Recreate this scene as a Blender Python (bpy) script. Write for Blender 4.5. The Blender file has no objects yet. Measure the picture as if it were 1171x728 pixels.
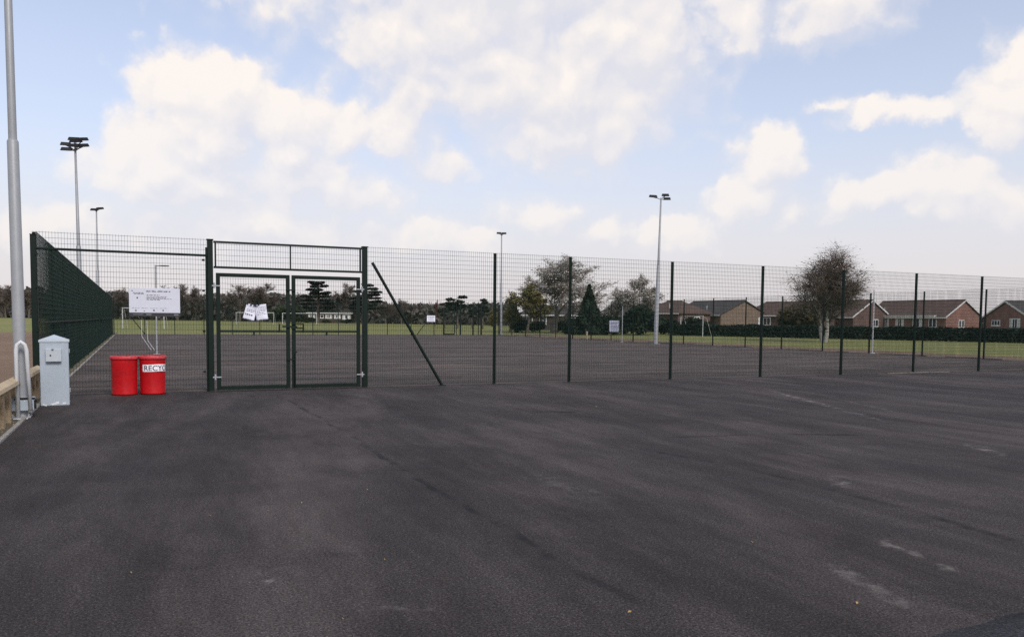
import bpy, math, random
import numpy as np
from mathutils import Vector, Matrix, Euler, noise as mnoise
R = math.radians
rnd = random.Random(7)
sc = bpy.context.scene
col = sc.collection

# ------------------------------------------------------------------ camera
YAW, PITCH, ROLL = 24.9, -3.4, 0.55
F, CX, CY = 930.0, 585.5, 421.6
CAMH = 1.47
camd = bpy.data.cameras.new('camera'); cam = bpy.data.objects.new('camera', camd); col.objects.link(cam)
RM = Matrix.Rotation(R(-YAW), 3, 'Z') @ Matrix.Rotation(R(90 + PITCH), 3, 'X') @ Matrix.Rotation(R(ROLL), 3, 'Z')
cam.matrix_world = Matrix.Translation((0, 0, CAMH)) @ RM.to_4x4()
camd.sensor_fit = 'HORIZONTAL'; camd.sensor_width = 36; camd.lens = F / 1171 * 36
camd.shift_y = (CY - 364) / 1171
camd.clip_end = 6000; camd.clip_start = 0.05
sc.camera = cam

def ray(px, py):
    return (RM @ Vector(((px - CX) / F, -(py - CY) / F, -1))).normalized()
def gp(px, py, z=0.0):                                   # a point of the ground seen in the photograph
    d = ray(px, py); t = (z - CAMH) / d.z
    return Vector((d.x * t, d.y * t, z))
def bearing(px, D):                                      # the ground point at depth D on a bearing
    d = ray(px, 366); f = Vector((math.sin(R(YAW)), math.cos(R(YAW)), 0))
    t = D / d.dot(f)
    return Vector((d.x * t, d.y * t, 0))
def onX(px, X):
    d = ray(px, 366); return X * d.y / d.x
def onY(px, Y):
    d = ray(px, 366); return Y * d.x / d.y
def hz(px, py, D):                                       # height of what shows at px, py when it stands at depth D
    d = ray(px, py); f = Vector((math.sin(R(YAW)), math.cos(R(YAW)), 0))
    return CAMH + d.z * D / d.dot(f)

# ------------------------------------------------------------------ helpers
class MB:
    def __init__(s): s.v = []; s.f = []; s.mi = []
    def add(s, vs, fs, m=0):
        b = len(s.v); s.v += [tuple(v) for v in vs]; s.f += [tuple(i + b for i in f) for f in fs]; s.mi += [m] * len(fs); return s
    def box(s, c, size, rot=None, m=0):
        hx, hy, hz_ = size[0] / 2, size[1] / 2, size[2] / 2
        c = Vector(c)
        vs = [Vector((x, y, z)) for z in (-hz_, hz_) for x, y in ((-hx, -hy), (hx, -hy), (hx, hy), (-hx, hy))]
        if rot is not None: vs = [rot @ v for v in vs]
        return s.add([v + c for v in vs], [(0, 3, 2, 1), (4, 5, 6, 7), (0, 1, 5, 4), (1, 2, 6, 5), (2, 3, 7, 6), (3, 0, 4, 7)], m)
    def bbox(s, c, size, bev=0.01, m=0):                 # box with chamfered vertical and top edges
        x, y, z = size[0] / 2, size[1] / 2, size[2] / 2; b = min(bev, x * .4, y * .4, z * .4)
        rings = []
        def ring(ix, zz):
            X, Y = x - ix, y - ix; k = b * .7
            return [(-X + k, -Y, zz), (X - k, -Y, zz), (X, -Y + k, zz), (X, Y - k, zz), (X - k, Y, zz), (-X + k, Y, zz), (-X, Y - k, zz), (-X, -Y + k, zz)]
        for ix, zz in ((b, -z), (0, -z + b), (0, z - b), (b, z)): rings += ring(ix, zz)
        fs = [tuple(range(7, -1, -1)), tuple(range(24, 32))]
        for r in range(3):
            for i in range(8):
                j = (i + 1) % 8; fs.append((r * 8 + i, r * 8 + j, r * 8 + 8 + j, r * 8 + 8 + i))
        return s.add([(c[0] + p[0], c[1] + p[1], c[2] + p[2]) for p in rings], fs, m)
    def tube(s, pts, radii, n=8, caps=True, m=0):
        pts = [Vector(p) for p in pts]
        if not hasattr(radii, '__len__'): radii = [radii] * len(pts)
        vs = []; prev = None
        for i, p in enumerate(pts):
            t = (pts[min(i + 1, len(pts) - 1)] - pts[max(i - 1, 0)]).normalized()
            if prev is None:
                a = Vector((0, 0, 1)) if abs(t.z) < .9 else Vector((1, 0, 0)); u = t.cross(a).normalized()
            else: u = (prev - t * prev.dot(t)).normalized()
            prev = u; w = t.cross(u)
            for k in range(n):
                q = 2 * math.pi * (k + .5) / n; vs.append(p + (u * math.cos(q) + w * math.sin(q)) * radii[i])
        fs = []
        for i in range(len(pts) - 1):
            for k in range(n):
                j = (k + 1) % n; fs.append((i * n + k, i * n + j, (i + 1) * n + j, (i + 1) * n + k))
        if caps and n > 3: fs += [tuple(range(n - 1, -1, -1)), tuple((len(pts) - 1) * n + k for k in range(n))]
        return s.add(vs, fs, m)
    def bar(s, p0, p1, w, m=0):                          # square wire or bar without caps
        return s.tube([p0, p1], w * .7071, 4, True, m)
    def lathe(s, prof, n=32, c=(0, 0, 0), m=0):
        vs = [(c[0] + r * math.cos(2 * math.pi * k / n), c[1] + r * math.sin(2 * math.pi * k / n), c[2] + z) for r, z in prof for k in range(n)]
        fs = []
        for i in range(len(prof) - 1):
            for k in range(n):
                j = (k + 1) % n; fs.append((i * n + k, i * n + j, (i + 1) * n + j, (i + 1) * n + k))
        return s.add(vs, fs, m)
    def prism(s, poly, axis_vec, m=0):                   # polygon (list of points) extruded along a vector
        n = len(poly); a = Vector(axis_vec)
        vs = [Vector(p) for p in poly] + [Vector(p) + a for p in poly]
        fs = [tuple(range(n - 1, -1, -1)), tuple(range(n, 2 * n))] + [(i, (i + 1) % n, n + (i + 1) % n, n + i) for i in range(n)]
        return s.add(vs, fs, m)
    def build(s, name, mats, parent=None, smooth=False, fix=False):
        me = bpy.data.meshes.new(name); me.from_pydata(s.v, [], s.f)
        for m in (mats if isinstance(mats, (list, tuple)) else [mats]): me.materials.append(m)
        me.polygons.foreach_set('material_index', s.mi)
        if smooth: me.polygons.foreach_set('use_smooth', [True] * len(me.polygons))
        me.update()
        if fix:
            import bmesh
            bm = bmesh.new(); bm.from_mesh(me); bmesh.ops.recalc_face_normals(bm, faces=bm.faces); bm.to_mesh(me); bm.free()
        return link(name, me, parent)
def link(name, me, parent=None):
    o = bpy.data.objects.new(name, me); col.objects.link(o)
    if parent is not None: o.parent = parent
    return o
def tag(o, label, cat, group=None, kind=None):
    if label: o['label'] = label
    if cat: o['category'] = cat
    if group: o['group'] = group
    if kind: o['kind'] = kind
    return o
def thing(name, label, cat, loc=(0, 0, 0), rz=0, group=None):
    o = bpy.data.objects.new(name, None); col.objects.link(o); o.location = loc; o.rotation_euler = (0, 0, rz)
    o.empty_display_size = .2
    return tag(o, label, cat, group)
def struct(o): o['kind'] = 'structure'; return o
def copy_tree(o, parent=None):
    c = o.copy(); col.objects.link(c)
    if parent is not None: c.parent = parent
    for ch in list(o.children): copy_tree(ch, c)
    return c

# ------------------------------------------------------------------ materials
class NT:
    def __init__(s, nt): s.nt = nt; s.n = nt.nodes; s.l = nt.links
    def new(s, t, **kw):
        n = s.n.new(t)
        for k, v in kw.items():
            if hasattr(n, k): setattr(n, k, v)
            else: n.inputs[k.replace('_', ' ')].default_value = v
        return n
    def set(s, inp, v):
        if isinstance(v, bpy.types.NodeSocket): s.l.new(v, inp)
        else: inp.default_value = v
    def math(s, op, a, b=0.0, c=0.0, clamp=False):
        n = s.n.new('ShaderNodeMath'); n.operation = op; n.use_clamp = clamp
        for i, v in enumerate((a, b, c)): s.set(n.inputs[i], v)
        return n.outputs[0]
    def vmath(s, op, a, b=(0, 0, 0), c=(0, 0, 0), out=0):
        n = s.n.new('ShaderNodeVectorMath'); n.operation = op
        s.set(n.inputs[0], a); s.set(n.inputs[1], b)
        if op == 'MULTIPLY_ADD': s.set(n.inputs[2], c)
        return n.outputs[out]
    def scale(s, a, f):
        n = s.n.new('ShaderNodeVectorMath'); n.operation = 'SCALE'; s.set(n.inputs[0], a); s.set(n.inputs[3], f); return n.outputs[0]
    def noise(s, vec, scale, detail=4, rough=.55, dist=0, out=0):
        n = s.n.new('ShaderNodeTexNoise'); s.set(n.inputs['Vector'], vec)
        n.inputs['Scale'].default_value = scale; n.inputs['Detail'].default_value = detail
        n.inputs['Roughness'].default_value = rough; n.inputs['Distortion'].default_value = dist
        return n.outputs[out]
    def remap(s, v, a, b, c=0.0, d=1.0, smooth=True):
        n = s.n.new('ShaderNodeMapRange'); n.interpolation_type = 'SMOOTHSTEP' if smooth else 'LINEAR'
        s.set(n.inputs[0], v)
        for i, x in enumerate((a, b, c, d)): s.set(n.inputs[i + 1], x)
        return n.outputs[0]
    def mix(s, f, a, b, mode='MIX'):
        n = s.n.new('ShaderNodeMix'); n.data_type = 'RGBA'; n.blend_type = mode; n.clamp_factor = True
        s.set(n.inputs[0], f); s.set(n.inputs[6], a if isinstance(a, bpy.types.NodeSocket) else (*a[:3], 1)); s.set(n.inputs[7], b if isinstance(b, bpy.types.NodeSocket) else (*b[:3], 1))
        return n.outputs[2]
def newmat(name):
    m = bpy.data.materials.new(name); m.use_nodes = True
    t = NT(m.node_tree); b = t.n['Principled BSDF']
    return m, t, b
def mat(name, colr, rough=.6, metal=0.0, var=.18, vscale=3.0, spec=.5, bump=0.0, bscale=60, dirt=None, coord='Object', sheen=None, transl=0):
    m, t, b = newmat(name)
    tc = t.new('ShaderNodeTexCoord').outputs[coord]
    n1 = t.noise(tc, vscale, 5, .6); n2 = t.noise(tc, vscale * 9, 3, .6)
    f = t.math('ADD', t.math('MULTIPLY', n1, .65), t.math('MULTIPLY', n2, .35))
    lo = [c * (1 - var) for c in colr]; hi = [min(1, c * (1 + var)) for c in colr]
    c = t.mix(t.remap(f, .3, .7), lo, hi)
    if dirt:
        c = t.mix(t.math('MULTIPLY', t.remap(t.noise(tc, dirt[1], 6, .65), .52, .72), dirt[2]), c, dirt[0])
    t.set(b.inputs['Base Color'], c)
    t.set(b.inputs['Roughness'], t.remap(n2, .25, .75, rough * .85, min(1, rough * 1.12)))
    b.inputs['Metallic'].default_value = metal; b.inputs['Specular IOR Level'].default_value = spec
    if bump:
        bn = t.new('ShaderNodeBump'); bn.inputs['Strength'].default_value = bump; bn.inputs['Distance'].default_value = .02
        t.set(bn.inputs['Height'], t.noise(tc, bscale, 3)); t.set(b.inputs['Normal'], bn.outputs[0])
    return m
def leafmat(name, c1, c2, scale=1.2, transl=.25):
    m, t, b = newmat(name)
    tc = t.new('ShaderNodeTexCoord').outputs['Object']
    c = t.mix(t.remap(t.noise(tc, scale, 4, .7), .35, .65), c1, c2)
    t.set(b.inputs['Base Color'], c); b.inputs['Roughness'].default_value = .75; b.inputs['Specular IOR Level'].default_value = .2
    tr = t.new('ShaderNodeBsdfTranslucent'); t.set(tr.inputs[0], c)
    mx = t.new('ShaderNodeMixShader'); mx.inputs[0].default_value = transl
    t.l.new(b.outputs[0], mx.inputs[1]); t.l.new(tr.outputs[0], mx.inputs[2])
    t.l.new(mx.outputs[0], t.n['Material Output'].inputs[0])
    return m

M = dict(
    green=mat('green_powder_coat', (.003, .0105, .0075), .5, var=.25, spec=.22),
    wire=mat('green_wire', (.005, .018, .013), .55, var=.2, spec=.2),
    galv=mat('galvanised_steel', (.34, .355, .37), .5, .35, var=.14, vscale=2.2, dirt=((.30, .29, .28), 3, .5)),
    mast=mat('painted_mast', (.275, .285, .295), .5, .1, var=.10, vscale=1.5, dirt=((.34, .34, .35), 2.3, .45)),
    dark=mat('dark_housing', (.012, .012, .014), .6, spec=.25),
    lens=mat('lamp_glass', (.10, .105, .11), .15, var=.1),
    cab=mat('cabinet_paint', (.345, .395, .445), .5, var=.07, vscale=2.5, dirt=((.30, .32, .33), 5, .5)),
    cabtop=mat('cabinet_lid_paint', (.43, .475, .515), .5, var=.06),
    meter=mat('meter_box_plastic', (.42, .455, .49), .45, var=.05),
    flake=mat('bare_primer', (.58, .60, .62), .7, var=.1),
    red=mat('red_plastic', (.43, .006, .009), .42, var=.16, vscale=3, dirt=((.25, .010, .012), 5, .8), spec=.25),
    redrim=mat('red_plastic_rim', (.50, .030, .04), .5, var=.15, dirt=((.45, .2, .19), 9, .5)),
    binside=mat('bin_inside', (.05, .006, .007), .7),
    white=mat('white_paint', (.55, .56, .57), .5, var=.06, dirt=((.55, .54, .5), 4, .4)),
    goal=mat('white_goal_paint', (.52, .53, .52), .5, var=.08),
    paper=mat('paper', (.74, .74, .84), .8, var=.05, vscale=14),
    board=mat('sign_board', (.56, .57, .64), .45, var=.04),
    black=mat('black_print', (.02, .02, .025), .6, var=.1),
    greyprint=mat('grey_print', (.17, .17, .20), .6, var=.3, vscale=40),
    stripgrey=mat('grey_strip_print', (.16, .16, .17), .6),
    label=mat('sticker', (.82, .78, .80), .55, var=.05, dirt=((.6, .5, .5), 14, .4)),
    navy=mat('dark_blue_print', (.03, .03, .07), .6),
    wood=mat('weathered_timber', (.34, .25, .15), .85, var=.35, vscale=5, bump=.4, bscale=30, dirt=((.16, .12, .08), 4, .6)),
    woodtop=mat('weathered_timber_cap', (.46, .36, .23), .85, var=.25, vscale=6, bump=.4, bscale=30, dirt=((.24, .19, .13), 6, .5)),
    bark=mat('bark', (.10, .082, .066), .95, var=.4, vscale=3, bump=.5, bscale=12),
    birchbark=mat('birch_bark', (.36, .34, .31), .85, var=.3, vscale=3, dirt=((.06, .055, .05), 3.2, .9)),
    palebark=mat('pale_bark', (.20, .175, .15), .9, var=.3, vscale=3),
    twig=leafmat('bare_twigs', (.09, .070, .062), (.165, .13, .11), .6, .05),
    twigpale=leafmat('pale_twigs', (.13, .105, .088), (.22, .185, .155), .6, .1),
    twigred=leafmat('red_twigs', (.11, .045, .04), (.19, .08, .07), .8, .05),
    bud=leafmat('buds', (.20, .17, .11), (.30, .27, .18), .5, .3),
    blossom=leafmat('blossom', (.40, .38, .33), (.55, .52, .48), .5, .3),
    birchleaf=leafmat('birch_leaf', (.075, .050, .027), (.13, .088, .046), .7, .25),
    olive=leafmat('olive_leaf', (.135, .12, .05), (.21, .185, .075), .6, .25),
    needle=leafmat('needles', (.012, .018, .014), (.028, .036, .026), .6, .05),
    conifer=leafmat('conifer_needles', (.012, .022, .014), (.03, .045, .026), .7, .05),
    hedge=leafmat('hedge_leaf', (.012, .022, .016), (.036, .052, .034), .5, .1),
    shrub=leafmat('shrub_leaf', (.030, .042, .022), (.06, .07, .034), .8, .15),
    brownshrub=leafmat('brown_shrub_leaf', (.06, .048, .026), (.10, .08, .04), .8, .15),
    wood_far=leafmat('woodland_twigs', (.062, .064, .054), (.122, .106, .094), .12, .05),
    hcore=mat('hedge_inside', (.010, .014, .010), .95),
    tile=mat('roof_tile', (.095, .060, .046), .9, var=.22, vscale=1.2, bump=.3, bscale=10),
    tiledark=mat('roof_tile_dark', (.055, .048, .045), .9, var=.22, vscale=1.2, bump=.3, bscale=10),
    fascia=mat('white_fascia', (.66, .66, .64), .6, var=.06),
    frame=mat('white_window_frame', (.72, .72, .70), .5, var=.05),
    pane=mat('window_glass', (.035, .04, .05), .08, var=.3, vscale=1.5, spec=.8),
    curtain=mat('net_curtain', (.68, .68, .66), .8, var=.15, vscale=4),
    leaf=mat('dry_leaf', (.34, .22, .09), .8, var=.4, vscale=9),
)
def brickmat(name, c1, c2, mortar):
    m, t, b = newmat(name)
    tc = t.new('ShaderNodeTexCoord').outputs['Object']
    sp = t.new('ShaderNodeSeparateXYZ'); t.l.new(tc, sp.inputs[0])
    cb = t.new('ShaderNodeCombineXYZ'); t.l.new(t.math('ADD', sp.outputs[0], sp.outputs[1]), cb.inputs[0]); t.l.new(sp.outputs[2], cb.inputs[1])
    br = t.new('ShaderNodeTexBrick'); t.l.new(cb.outputs[0], br.inputs[0])
    br.inputs['Color1'].default_value = (*c1, 1); br.inputs['Color2'].default_value = (*c2, 1); br.inputs['Mortar'].default_value = (*mortar, 1)
    br.inputs['Scale'].default_value = 1; br.inputs['Brick Width'].default_value = .225; br.inputs['Row Height'].default_value = .075; br.inputs['Mortar Size'].default_value = .008
    c = t.mix(t.remap(t.noise(tc, 1.3, 5, .65), .35, .7, 0, .5), br.outputs[0], [x * .6 for x in c1])
    t.set(b.inputs['Base Color'], c); b.inputs['Roughness'].default_value = .9
    return m
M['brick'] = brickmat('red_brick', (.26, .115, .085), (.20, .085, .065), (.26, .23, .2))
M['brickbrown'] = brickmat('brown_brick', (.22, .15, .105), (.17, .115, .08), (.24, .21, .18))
M['brickdeep'] = brickmat('darkest_brick', (.07, .045, .038), (.055, .04, .034), (.09, .08, .07))  # darkest of the bricks, for the low far bungalow and the pavilion
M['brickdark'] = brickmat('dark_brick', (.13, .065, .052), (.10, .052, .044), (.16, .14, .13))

def seg_mask(t, P, warp, A, B, w, soft=.5, nz=None):
    A = Vector((A[0], A[1], 0)); B = Vector((B[0], B[1], 0)); L = (B - A).length; d = (B - A) / L; nrm = Vector((-d.y, d.x, 0))
    q = t.vmath('SUBTRACT', P, tuple(A))
    perp = t.math('ABSOLUTE', t.math('ADD', t.vmath('DOT_PRODUCT', q, tuple(nrm), out=1), warp))
    al = t.math('ABSOLUTE', t.math('SUBTRACT', t.vmath('DOT_PRODUCT', q, tuple(d), out=1), L / 2))
    m1 = t.remap(perp, w * (1 - soft), w, 1, 0); m2 = t.remap(al, L / 2 - min(.3, L * .2), L / 2 + .02, 1, 0)
    r = t.math('MULTIPLY', m1, m2)
    return t.math('MULTIPLY', r, nz) if nz is not None else r
def asphalt(name, base, dark, light, tint, seams=(), scuffs=(), streak=0.5, sdir=None):
    m, t, b = newmat(name)
    P = t.new('ShaderNodeNewGeometry').outputs['Position']
    mp = t.new('ShaderNodeMapping'); mp.vector_type = 'TEXTURE'; mp.inputs['Rotation'].default_value = (0, 0, R(sdir)); mp.inputs['Scale'].default_value = (4.5, 1.0, 1); t.l.new(P, mp.inputs[0])
    big = t.noise(P, .22, 5, .6, .6); mid = t.noise(mp.outputs[0], .9, 6, .65, .3); patch = t.noise(P, 1.7, 6, .7)
    fine = t.noise(P, 70, 2, .7); grit = t.noise(P, 190, 1, .5)
    c = t.mix(t.remap(big, .36, .64), dark, base)
    c = t.mix(t.math('MULTIPLY', t.remap(mid, .45, .72), streak), c, light)
    c = t.mix(t.math('MULTIPLY', t.remap(patch, .5, .75), .35), c, tint)
    c = t.mix(t.math('MULTIPLY', t.remap(t.noise(mp.outputs[0], 2.6, 5, .6), .52, .7), .45), c, dark)
    vor = t.new('ShaderNodeTexVoronoi'); vor.inputs['Scale'].default_value = 170; t.l.new(P, vor.inputs['Vector'])
    st2 = t.new('ShaderNodeMapping'); st2.vector_type = 'TEXTURE'; st2.inputs['Rotation'].default_value = (0, 0, R(sdir - 7)); st2.inputs['Scale'].default_value = (11, 1.8, 1); t.l.new(P, st2.inputs[0])
    c = t.mix(t.math('MULTIPLY', t.remap(t.noise(st2.outputs[0], 1.0, 6, .66, .4), .47, .62), .75), c, tint)
    c = t.mix(t.math('MULTIPLY', t.remap(t.noise(P, .55, 7, .72, .5), .49, .62), .75), c, dark)
    c = t.mix(t.remap(fine, .3, .7, .0, 1), t.mix(.62, c, (0, 0, 0)), t.mix(.45, c, light))
    sepc = t.new('ShaderNodeSeparateColor'); t.l.new(vor.outputs['Color'], sepc.inputs[0])
    c = t.mix(t.math('MULTIPLY', t.remap(sepc.outputs[0], .90, .98), .32), c, [x * 2.6 for x in light])
    c = t.mix(t.math('MULTIPLY', t.remap(sepc.outputs[1], .75, .95), .5), c, (.012, .012, .013))
    nwarp = t.math('MULTIPLY', t.math('SUBTRACT', t.noise(P, 1.1, 4, .6), .5), .22)
    nw2 = t.math('MULTIPLY', t.math('SUBTRACT', t.noise(P, 4.0, 4, .7), .5), .30)
    br = t.remap(t.noise(P, 2.2, 5, .7), .38, .62); br2 = t.remap(t.noise(P, 6, 5, .75), .42, .66)
    for pl, w in seams:
        for A, B in zip(pl[:-1], pl[1:]):
            c = t.mix(t.math('MULTIPLY', seg_mask(t, P, nwarp, A, B, w, .7, br), .9), c, (.010, .009, .010))
    for A, B, w, k in scuffs:
        c = t.mix(t.math('MULTIPLY', seg_mask(t, P, nw2, A, B, w, .9, br2), k * .95), c, (.19, .172, .158))
    k1 = t.remap(t.noise(st2.outputs[0], 1.7, 6, .62, .5), .34, .66, .84, 1.28); k2 = t.remap(t.noise(P, .33, 5, .6, .8), .35, .65, .88, 1.20); k3 = t.remap(t.noise(mp.outputs[0], 1.5, 6, .7, .2), .36, .66, .80, 1.24)
    c = t.scale(c, t.math('MULTIPLY', k1, t.math('MULTIPLY', k2, k3)))
    t.set(b.inputs['Base Color'], c)
    t.set(b.inputs['Roughness'], t.remap(mid, .3, .7, .78, .95)); b.inputs['Specular IOR Level'].default_value = .2
    bn = t.new('ShaderNodeBump'); bn.inputs['Strength'].default_value = .55; bn.inputs['Distance'].default_value = .008
    t.set(bn.inputs['Height'], t.math('ADD', fine, t.math('MULTIPLY', patch, 1.5))); t.set(b.inputs['Normal'], bn.outputs[0])
    return m
def g2(*pts): return [gp(*p) for p in pts]
seams = [(g2((328, 456), (395, 494), (470, 543), (560, 592), (645, 643), (730, 692)), .05),
         (g2((745, 515), (845, 533), (935, 556), (1060, 588), (1180, 624)), .07),
         (g2((585, 466), (600, 470), (665, 471)), .16), (g2((745, 500), (890, 496), (1010, 497)), .09)]
scuffs = [(gp(880, 446), gp(962, 468), .13, .75), (gp(962, 468), gp(1022, 484), .12, .6), (gp(940, 452), gp(1030, 472), .1, .45), (gp(1104, 506), gp(1152, 522), .12, .7),
          (gp(990, 611), gp(1112, 661), .07, .75), (gp(955, 543), gp(966, 558), .12, .6), (gp(940, 640), gp(1060, 705), .09, .35),
          (gp(300, 650), gp(308, 668), .03, .6), (gp(430, 690), gp(500, 700), .08, .3), (gp(600, 540), gp(700, 575), .25, .2), (gp(820, 440), gp(900, 446), .2, .3)]
M['tarmac'] = asphalt('tarmac', (.041, .0345, .0340), (.0225, .0190, .0192), (.088, .073, .069), (.068, .053, .050), seams, scuffs, .75, math.degrees(math.atan2((seams[0][0][-1]-seams[0][0][0]).y, (seams[0][0][-1]-seams[0][0][0]).x)))
M['newtarmac'] = asphalt('new_tarmac', (.026, .026, .030), (.018, .018, .021), (.036, .036, .040), (.03, .03, .033), (), (), .3, 0)
cl = []
for x in (2.5, 4.5, 9.5, 14.5, 16, 20, 22, 27.5, 31):
    cl.append(((x, 21), (x, 72), .05, .35))
for y in (20.5, 24.0, 30.5, 36, 47, 52, 60, 66): cl.append(((.5, y), (31.5, y), .06, .55))
for y in (22.2, 26.5, 33): cl.append(((6, y), (24, y + .8), .5, .35))
M['court'] = asphalt('court_tarmac', (.070, .055, .051), (.040, .033, .032), (.150, .115, .098), (.115, .085, .072), (), cl, .8, 4)

def groundmat(name, c1, c2, c3, s=.5, fine=18):
    m, t, b = newmat(name)
    P = t.new('ShaderNodeNewGeometry').outputs['Position']
    c = t.mix(t.remap(t.noise(P, s, 6, .65, .4), .32, .68), c1, c2)
    c = t.mix(t.math('MULTIPLY', t.remap(t.noise(P, s * 6, 5, .7), .45, .72), .7), c, c3)
    c = t.mix(t.math('MULTIPLY', t.noise(P, fine, 3, .7), .55), c, [x * .35 for x in c1])
    t.set(b.inputs['Base Color'], c); b.inputs['Roughness'].default_value = .95; b.inputs['Specular IOR Level'].default_value = .15
    bn = t.new('ShaderNodeBump'); bn.inputs['Strength'].default_value = .8; bn.inputs['Distance'].default_value = .05
    t.set(bn.inputs['Height'], t.noise(P, fine, 3)); t.set(b.inputs['Normal'], bn.outputs[0])
    return m
M['grass'] = groundmat('grass', (.20, .215, .066), (.265, .26, .098), (.28, .25, .12), .09, 9)
M['soil'] = groundmat('bare_soil', (.19, .125, .088), (.25, .175, .125), (.30, .25, .19), .5, 14)
M['shale'] = groundmat('shale', (.22, .145, .095), (.27, .19, .13), (.17, .12, .085), .12, 10)
M['verge'] = groundmat('verge_soil', (.16, .135, .085), (.20, .165, .10), (.10, .12, .045), 1.6, 20)
M['concrete'] = groundmat('concrete', (.42, .40, .37), (.36, .34, .31), (.22, .20, .18), 1.5, 25)
M['oldconc'] = groundmat('old_concrete', (.11, .10, .095), (.085, .075, .07), (.06, .055, .05), 1.5, 25)
M['kerb'] = groundmat('worn_kerb', (.24, .215, .19), (.19, .165, .145), (.10, .085, .075), 1.5, 25)
M['sand'] = groundmat('sand', (.50, .40, .29), (.42, .34, .25), (.36, .28, .2), 1.0, 12)
M['gravel'] = mat('gravel_stone', (.28, .20, .16), .9, var=.5, vscale=25)

# ------------------------------------------------------------------ sky
SUN_EL, SUN_AZ = 40.0, YAW + 148
w = bpy.data.worlds.new('World'); sc.world = w; w.use_nodes = True
t = NT(w.node_tree); bg = t.n['Background']
sky = t.new('ShaderNodeTexSky'); sky.sky_type = 'NISHITA'; sky.sun_disc = False
sky.sun_elevation = R(SUN_EL); sky.sun_rotation = R(SUN_AZ); sky.air_density = 1.0; sky.dust_density = 1.5; sky.ozone_density = 1.0
SKYSTR = 0.1
def azel(px, py):
    d = ray(px, py); return math.atan2(d.x, d.y), math.asin(d.z)
blobs = []   # az, el, half width, half height, strength
for px, py, rx, ry, k in (
    (250, 120, 80, 55, 1), (315, 135, 60, 45, 1), (235, 165, 75, 60, 1), (182, 195, 55, 45, 1), (240, 215, 110, 55, .95), (335, 180, 85, 60, .95), (395, 150, 45, 45, .8), (390, 215, 80, 50, .8),
    (450, 42, 70, 58, 1), (475, 100, 55, 55, 1), (520, 25, 120, 60, 1), (580, 85, 110, 75, 1.05), (650, 95, 120, 75, 1.05), (710, 45, 110, 80, 1), (650, 145, 125, 50, 1), (735, 110, 70, 55, .85), (455, 155, 40, 50, .85), (560, -40, 260, 90, 1.1),
    (850, 30, 52, 38, .8), (950, 8, 80, 40, .85), (900, -30, 120, 40, .8), (1030, 128, 95, 26, .40), (950, 122, 45, 20, .3),
    (1168, 112, 48, 55, .8), (1205, 95, 60, 60, .85), (872, 188, 42, 50, .75), (858, 225, 58, 34, .7), (905, 238, 55, 26, .5), (1000, 208, 85, 30, .6), (1105, 217, 80, 48, .72), (1160, 232, 70, 45, .7),
    (625, 250, 75, 34, .7), (690, 262, 60, 26, .6), (490, 195, 70, 45, .6), (775, 265, 55, 35, .6), (300, 265, 190, 40, .75), (500, 275, 120, 30, .6), (80, 260, 90, 40, .4)):
    a, e = azel(px, py); blobs.append((a, e, rx / F, ry / F, k))
rr = random.Random(3)
for i in range(26):                                       # clouds in the rest of the sky
    a = R(YAW) + R(rr.uniform(48, 312)); e = R(rr.uniform(4, 55))
    if a > math.pi: a -= 2 * math.pi
    blobs.append((a, e, R(rr.uniform(6, 15)), R(rr.uniform(3, 8)), rr.uniform(.6, 1)))
grp = bpy.data.node_groups.new('cloud_density', 'ShaderNodeTree')
grp.interface.new_socket('P', in_out='INPUT', socket_type='NodeSocketVector')
grp.interface.new_socket('Density', in_out='OUTPUT', socket_type='NodeSocketFloat')
g = NT(grp); gi = g.new('NodeGroupInput'); go = g.new('NodeGroupOutput'); P = gi.outputs[0]
wv = g.scale(g.vmath('SUBTRACT', g.noise(P, 9, 5, .62, out=1), (.5, .5, .5)), .085)
PW = g.vmath('ADD', P, wv)
acc = None
for a, e, rx, ry, k in blobs:
    q = g.vmath('MULTIPLY_ADD', PW, (1 / rx, 1 / ry, 0), (-a / rx, -e / ry, 0))
    v = g.math('SUBTRACT', k, g.vmath('LENGTH', q, out=1))
    if acc is None: acc = v
    else: acc = g.math('SMOOTH_MAX', acc, v, .25)
vor = g.new('ShaderNodeTexVoronoi'); vor.feature = 'SMOOTH_F1'; vor.inputs['Scale'].default_value = 30; vor.inputs['Smoothness'].default_value = .35; g.l.new(PW, vor.inputs['Vector'])
puff = g.math('SUBTRACT', .42, vor.outputs['Distance'])
fb = g.math('SUBTRACT', g.noise(PW, 21, 9, .54), .5)
d = g.math('ADD', acc, g.math('ADD', g.math('MULTIPLY', fb, .80), g.math('MULTIPLY', puff, .50)))
g.l.new(d, go.inputs[0])
D = t.new('ShaderNodeTexCoord').outputs['Generated']
sp = t.new('ShaderNodeSeparateXYZ'); t.l.new(t.vmath('NORMALIZE', D), sp.inputs[0])
az = t.math('ARCTAN2', sp.outputs[0], sp.outputs[1]); el = t.math('ARCSINE', sp.outputs[2])
cb = t.new('ShaderNodeCombineXYZ'); t.l.new(az, cb.inputs[0]); t.l.new(el, cb.inputs[1])
def dens(off):
    n = t.n.new('ShaderNodeGroup'); n.node_tree = grp
    t.l.new(t.vmath('ADD', cb.outputs[0], (*off, 0)), n.inputs[0]); return n.outputs[0]
d0 = dens((0, 0)); d1 = dens((-.022, .045))
d2 = dens((-.006, .013))
shade = t.math('SUBTRACT', d0, d1)
billow = t.math('MULTIPLY', t.math('SUBTRACT', d0, d2), .75)
alpha = t.remap(d0, -.46, t.math('ADD', -.46, t.remap(shade, -.35, .5, 1.10, .50)))
lit = t.math('ADD', t.math('ADD', t.remap(shade, -.75, .95, .02, .98, False), billow), t.remap(d0, .2, 1.3, .10, -.02, False))
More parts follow.
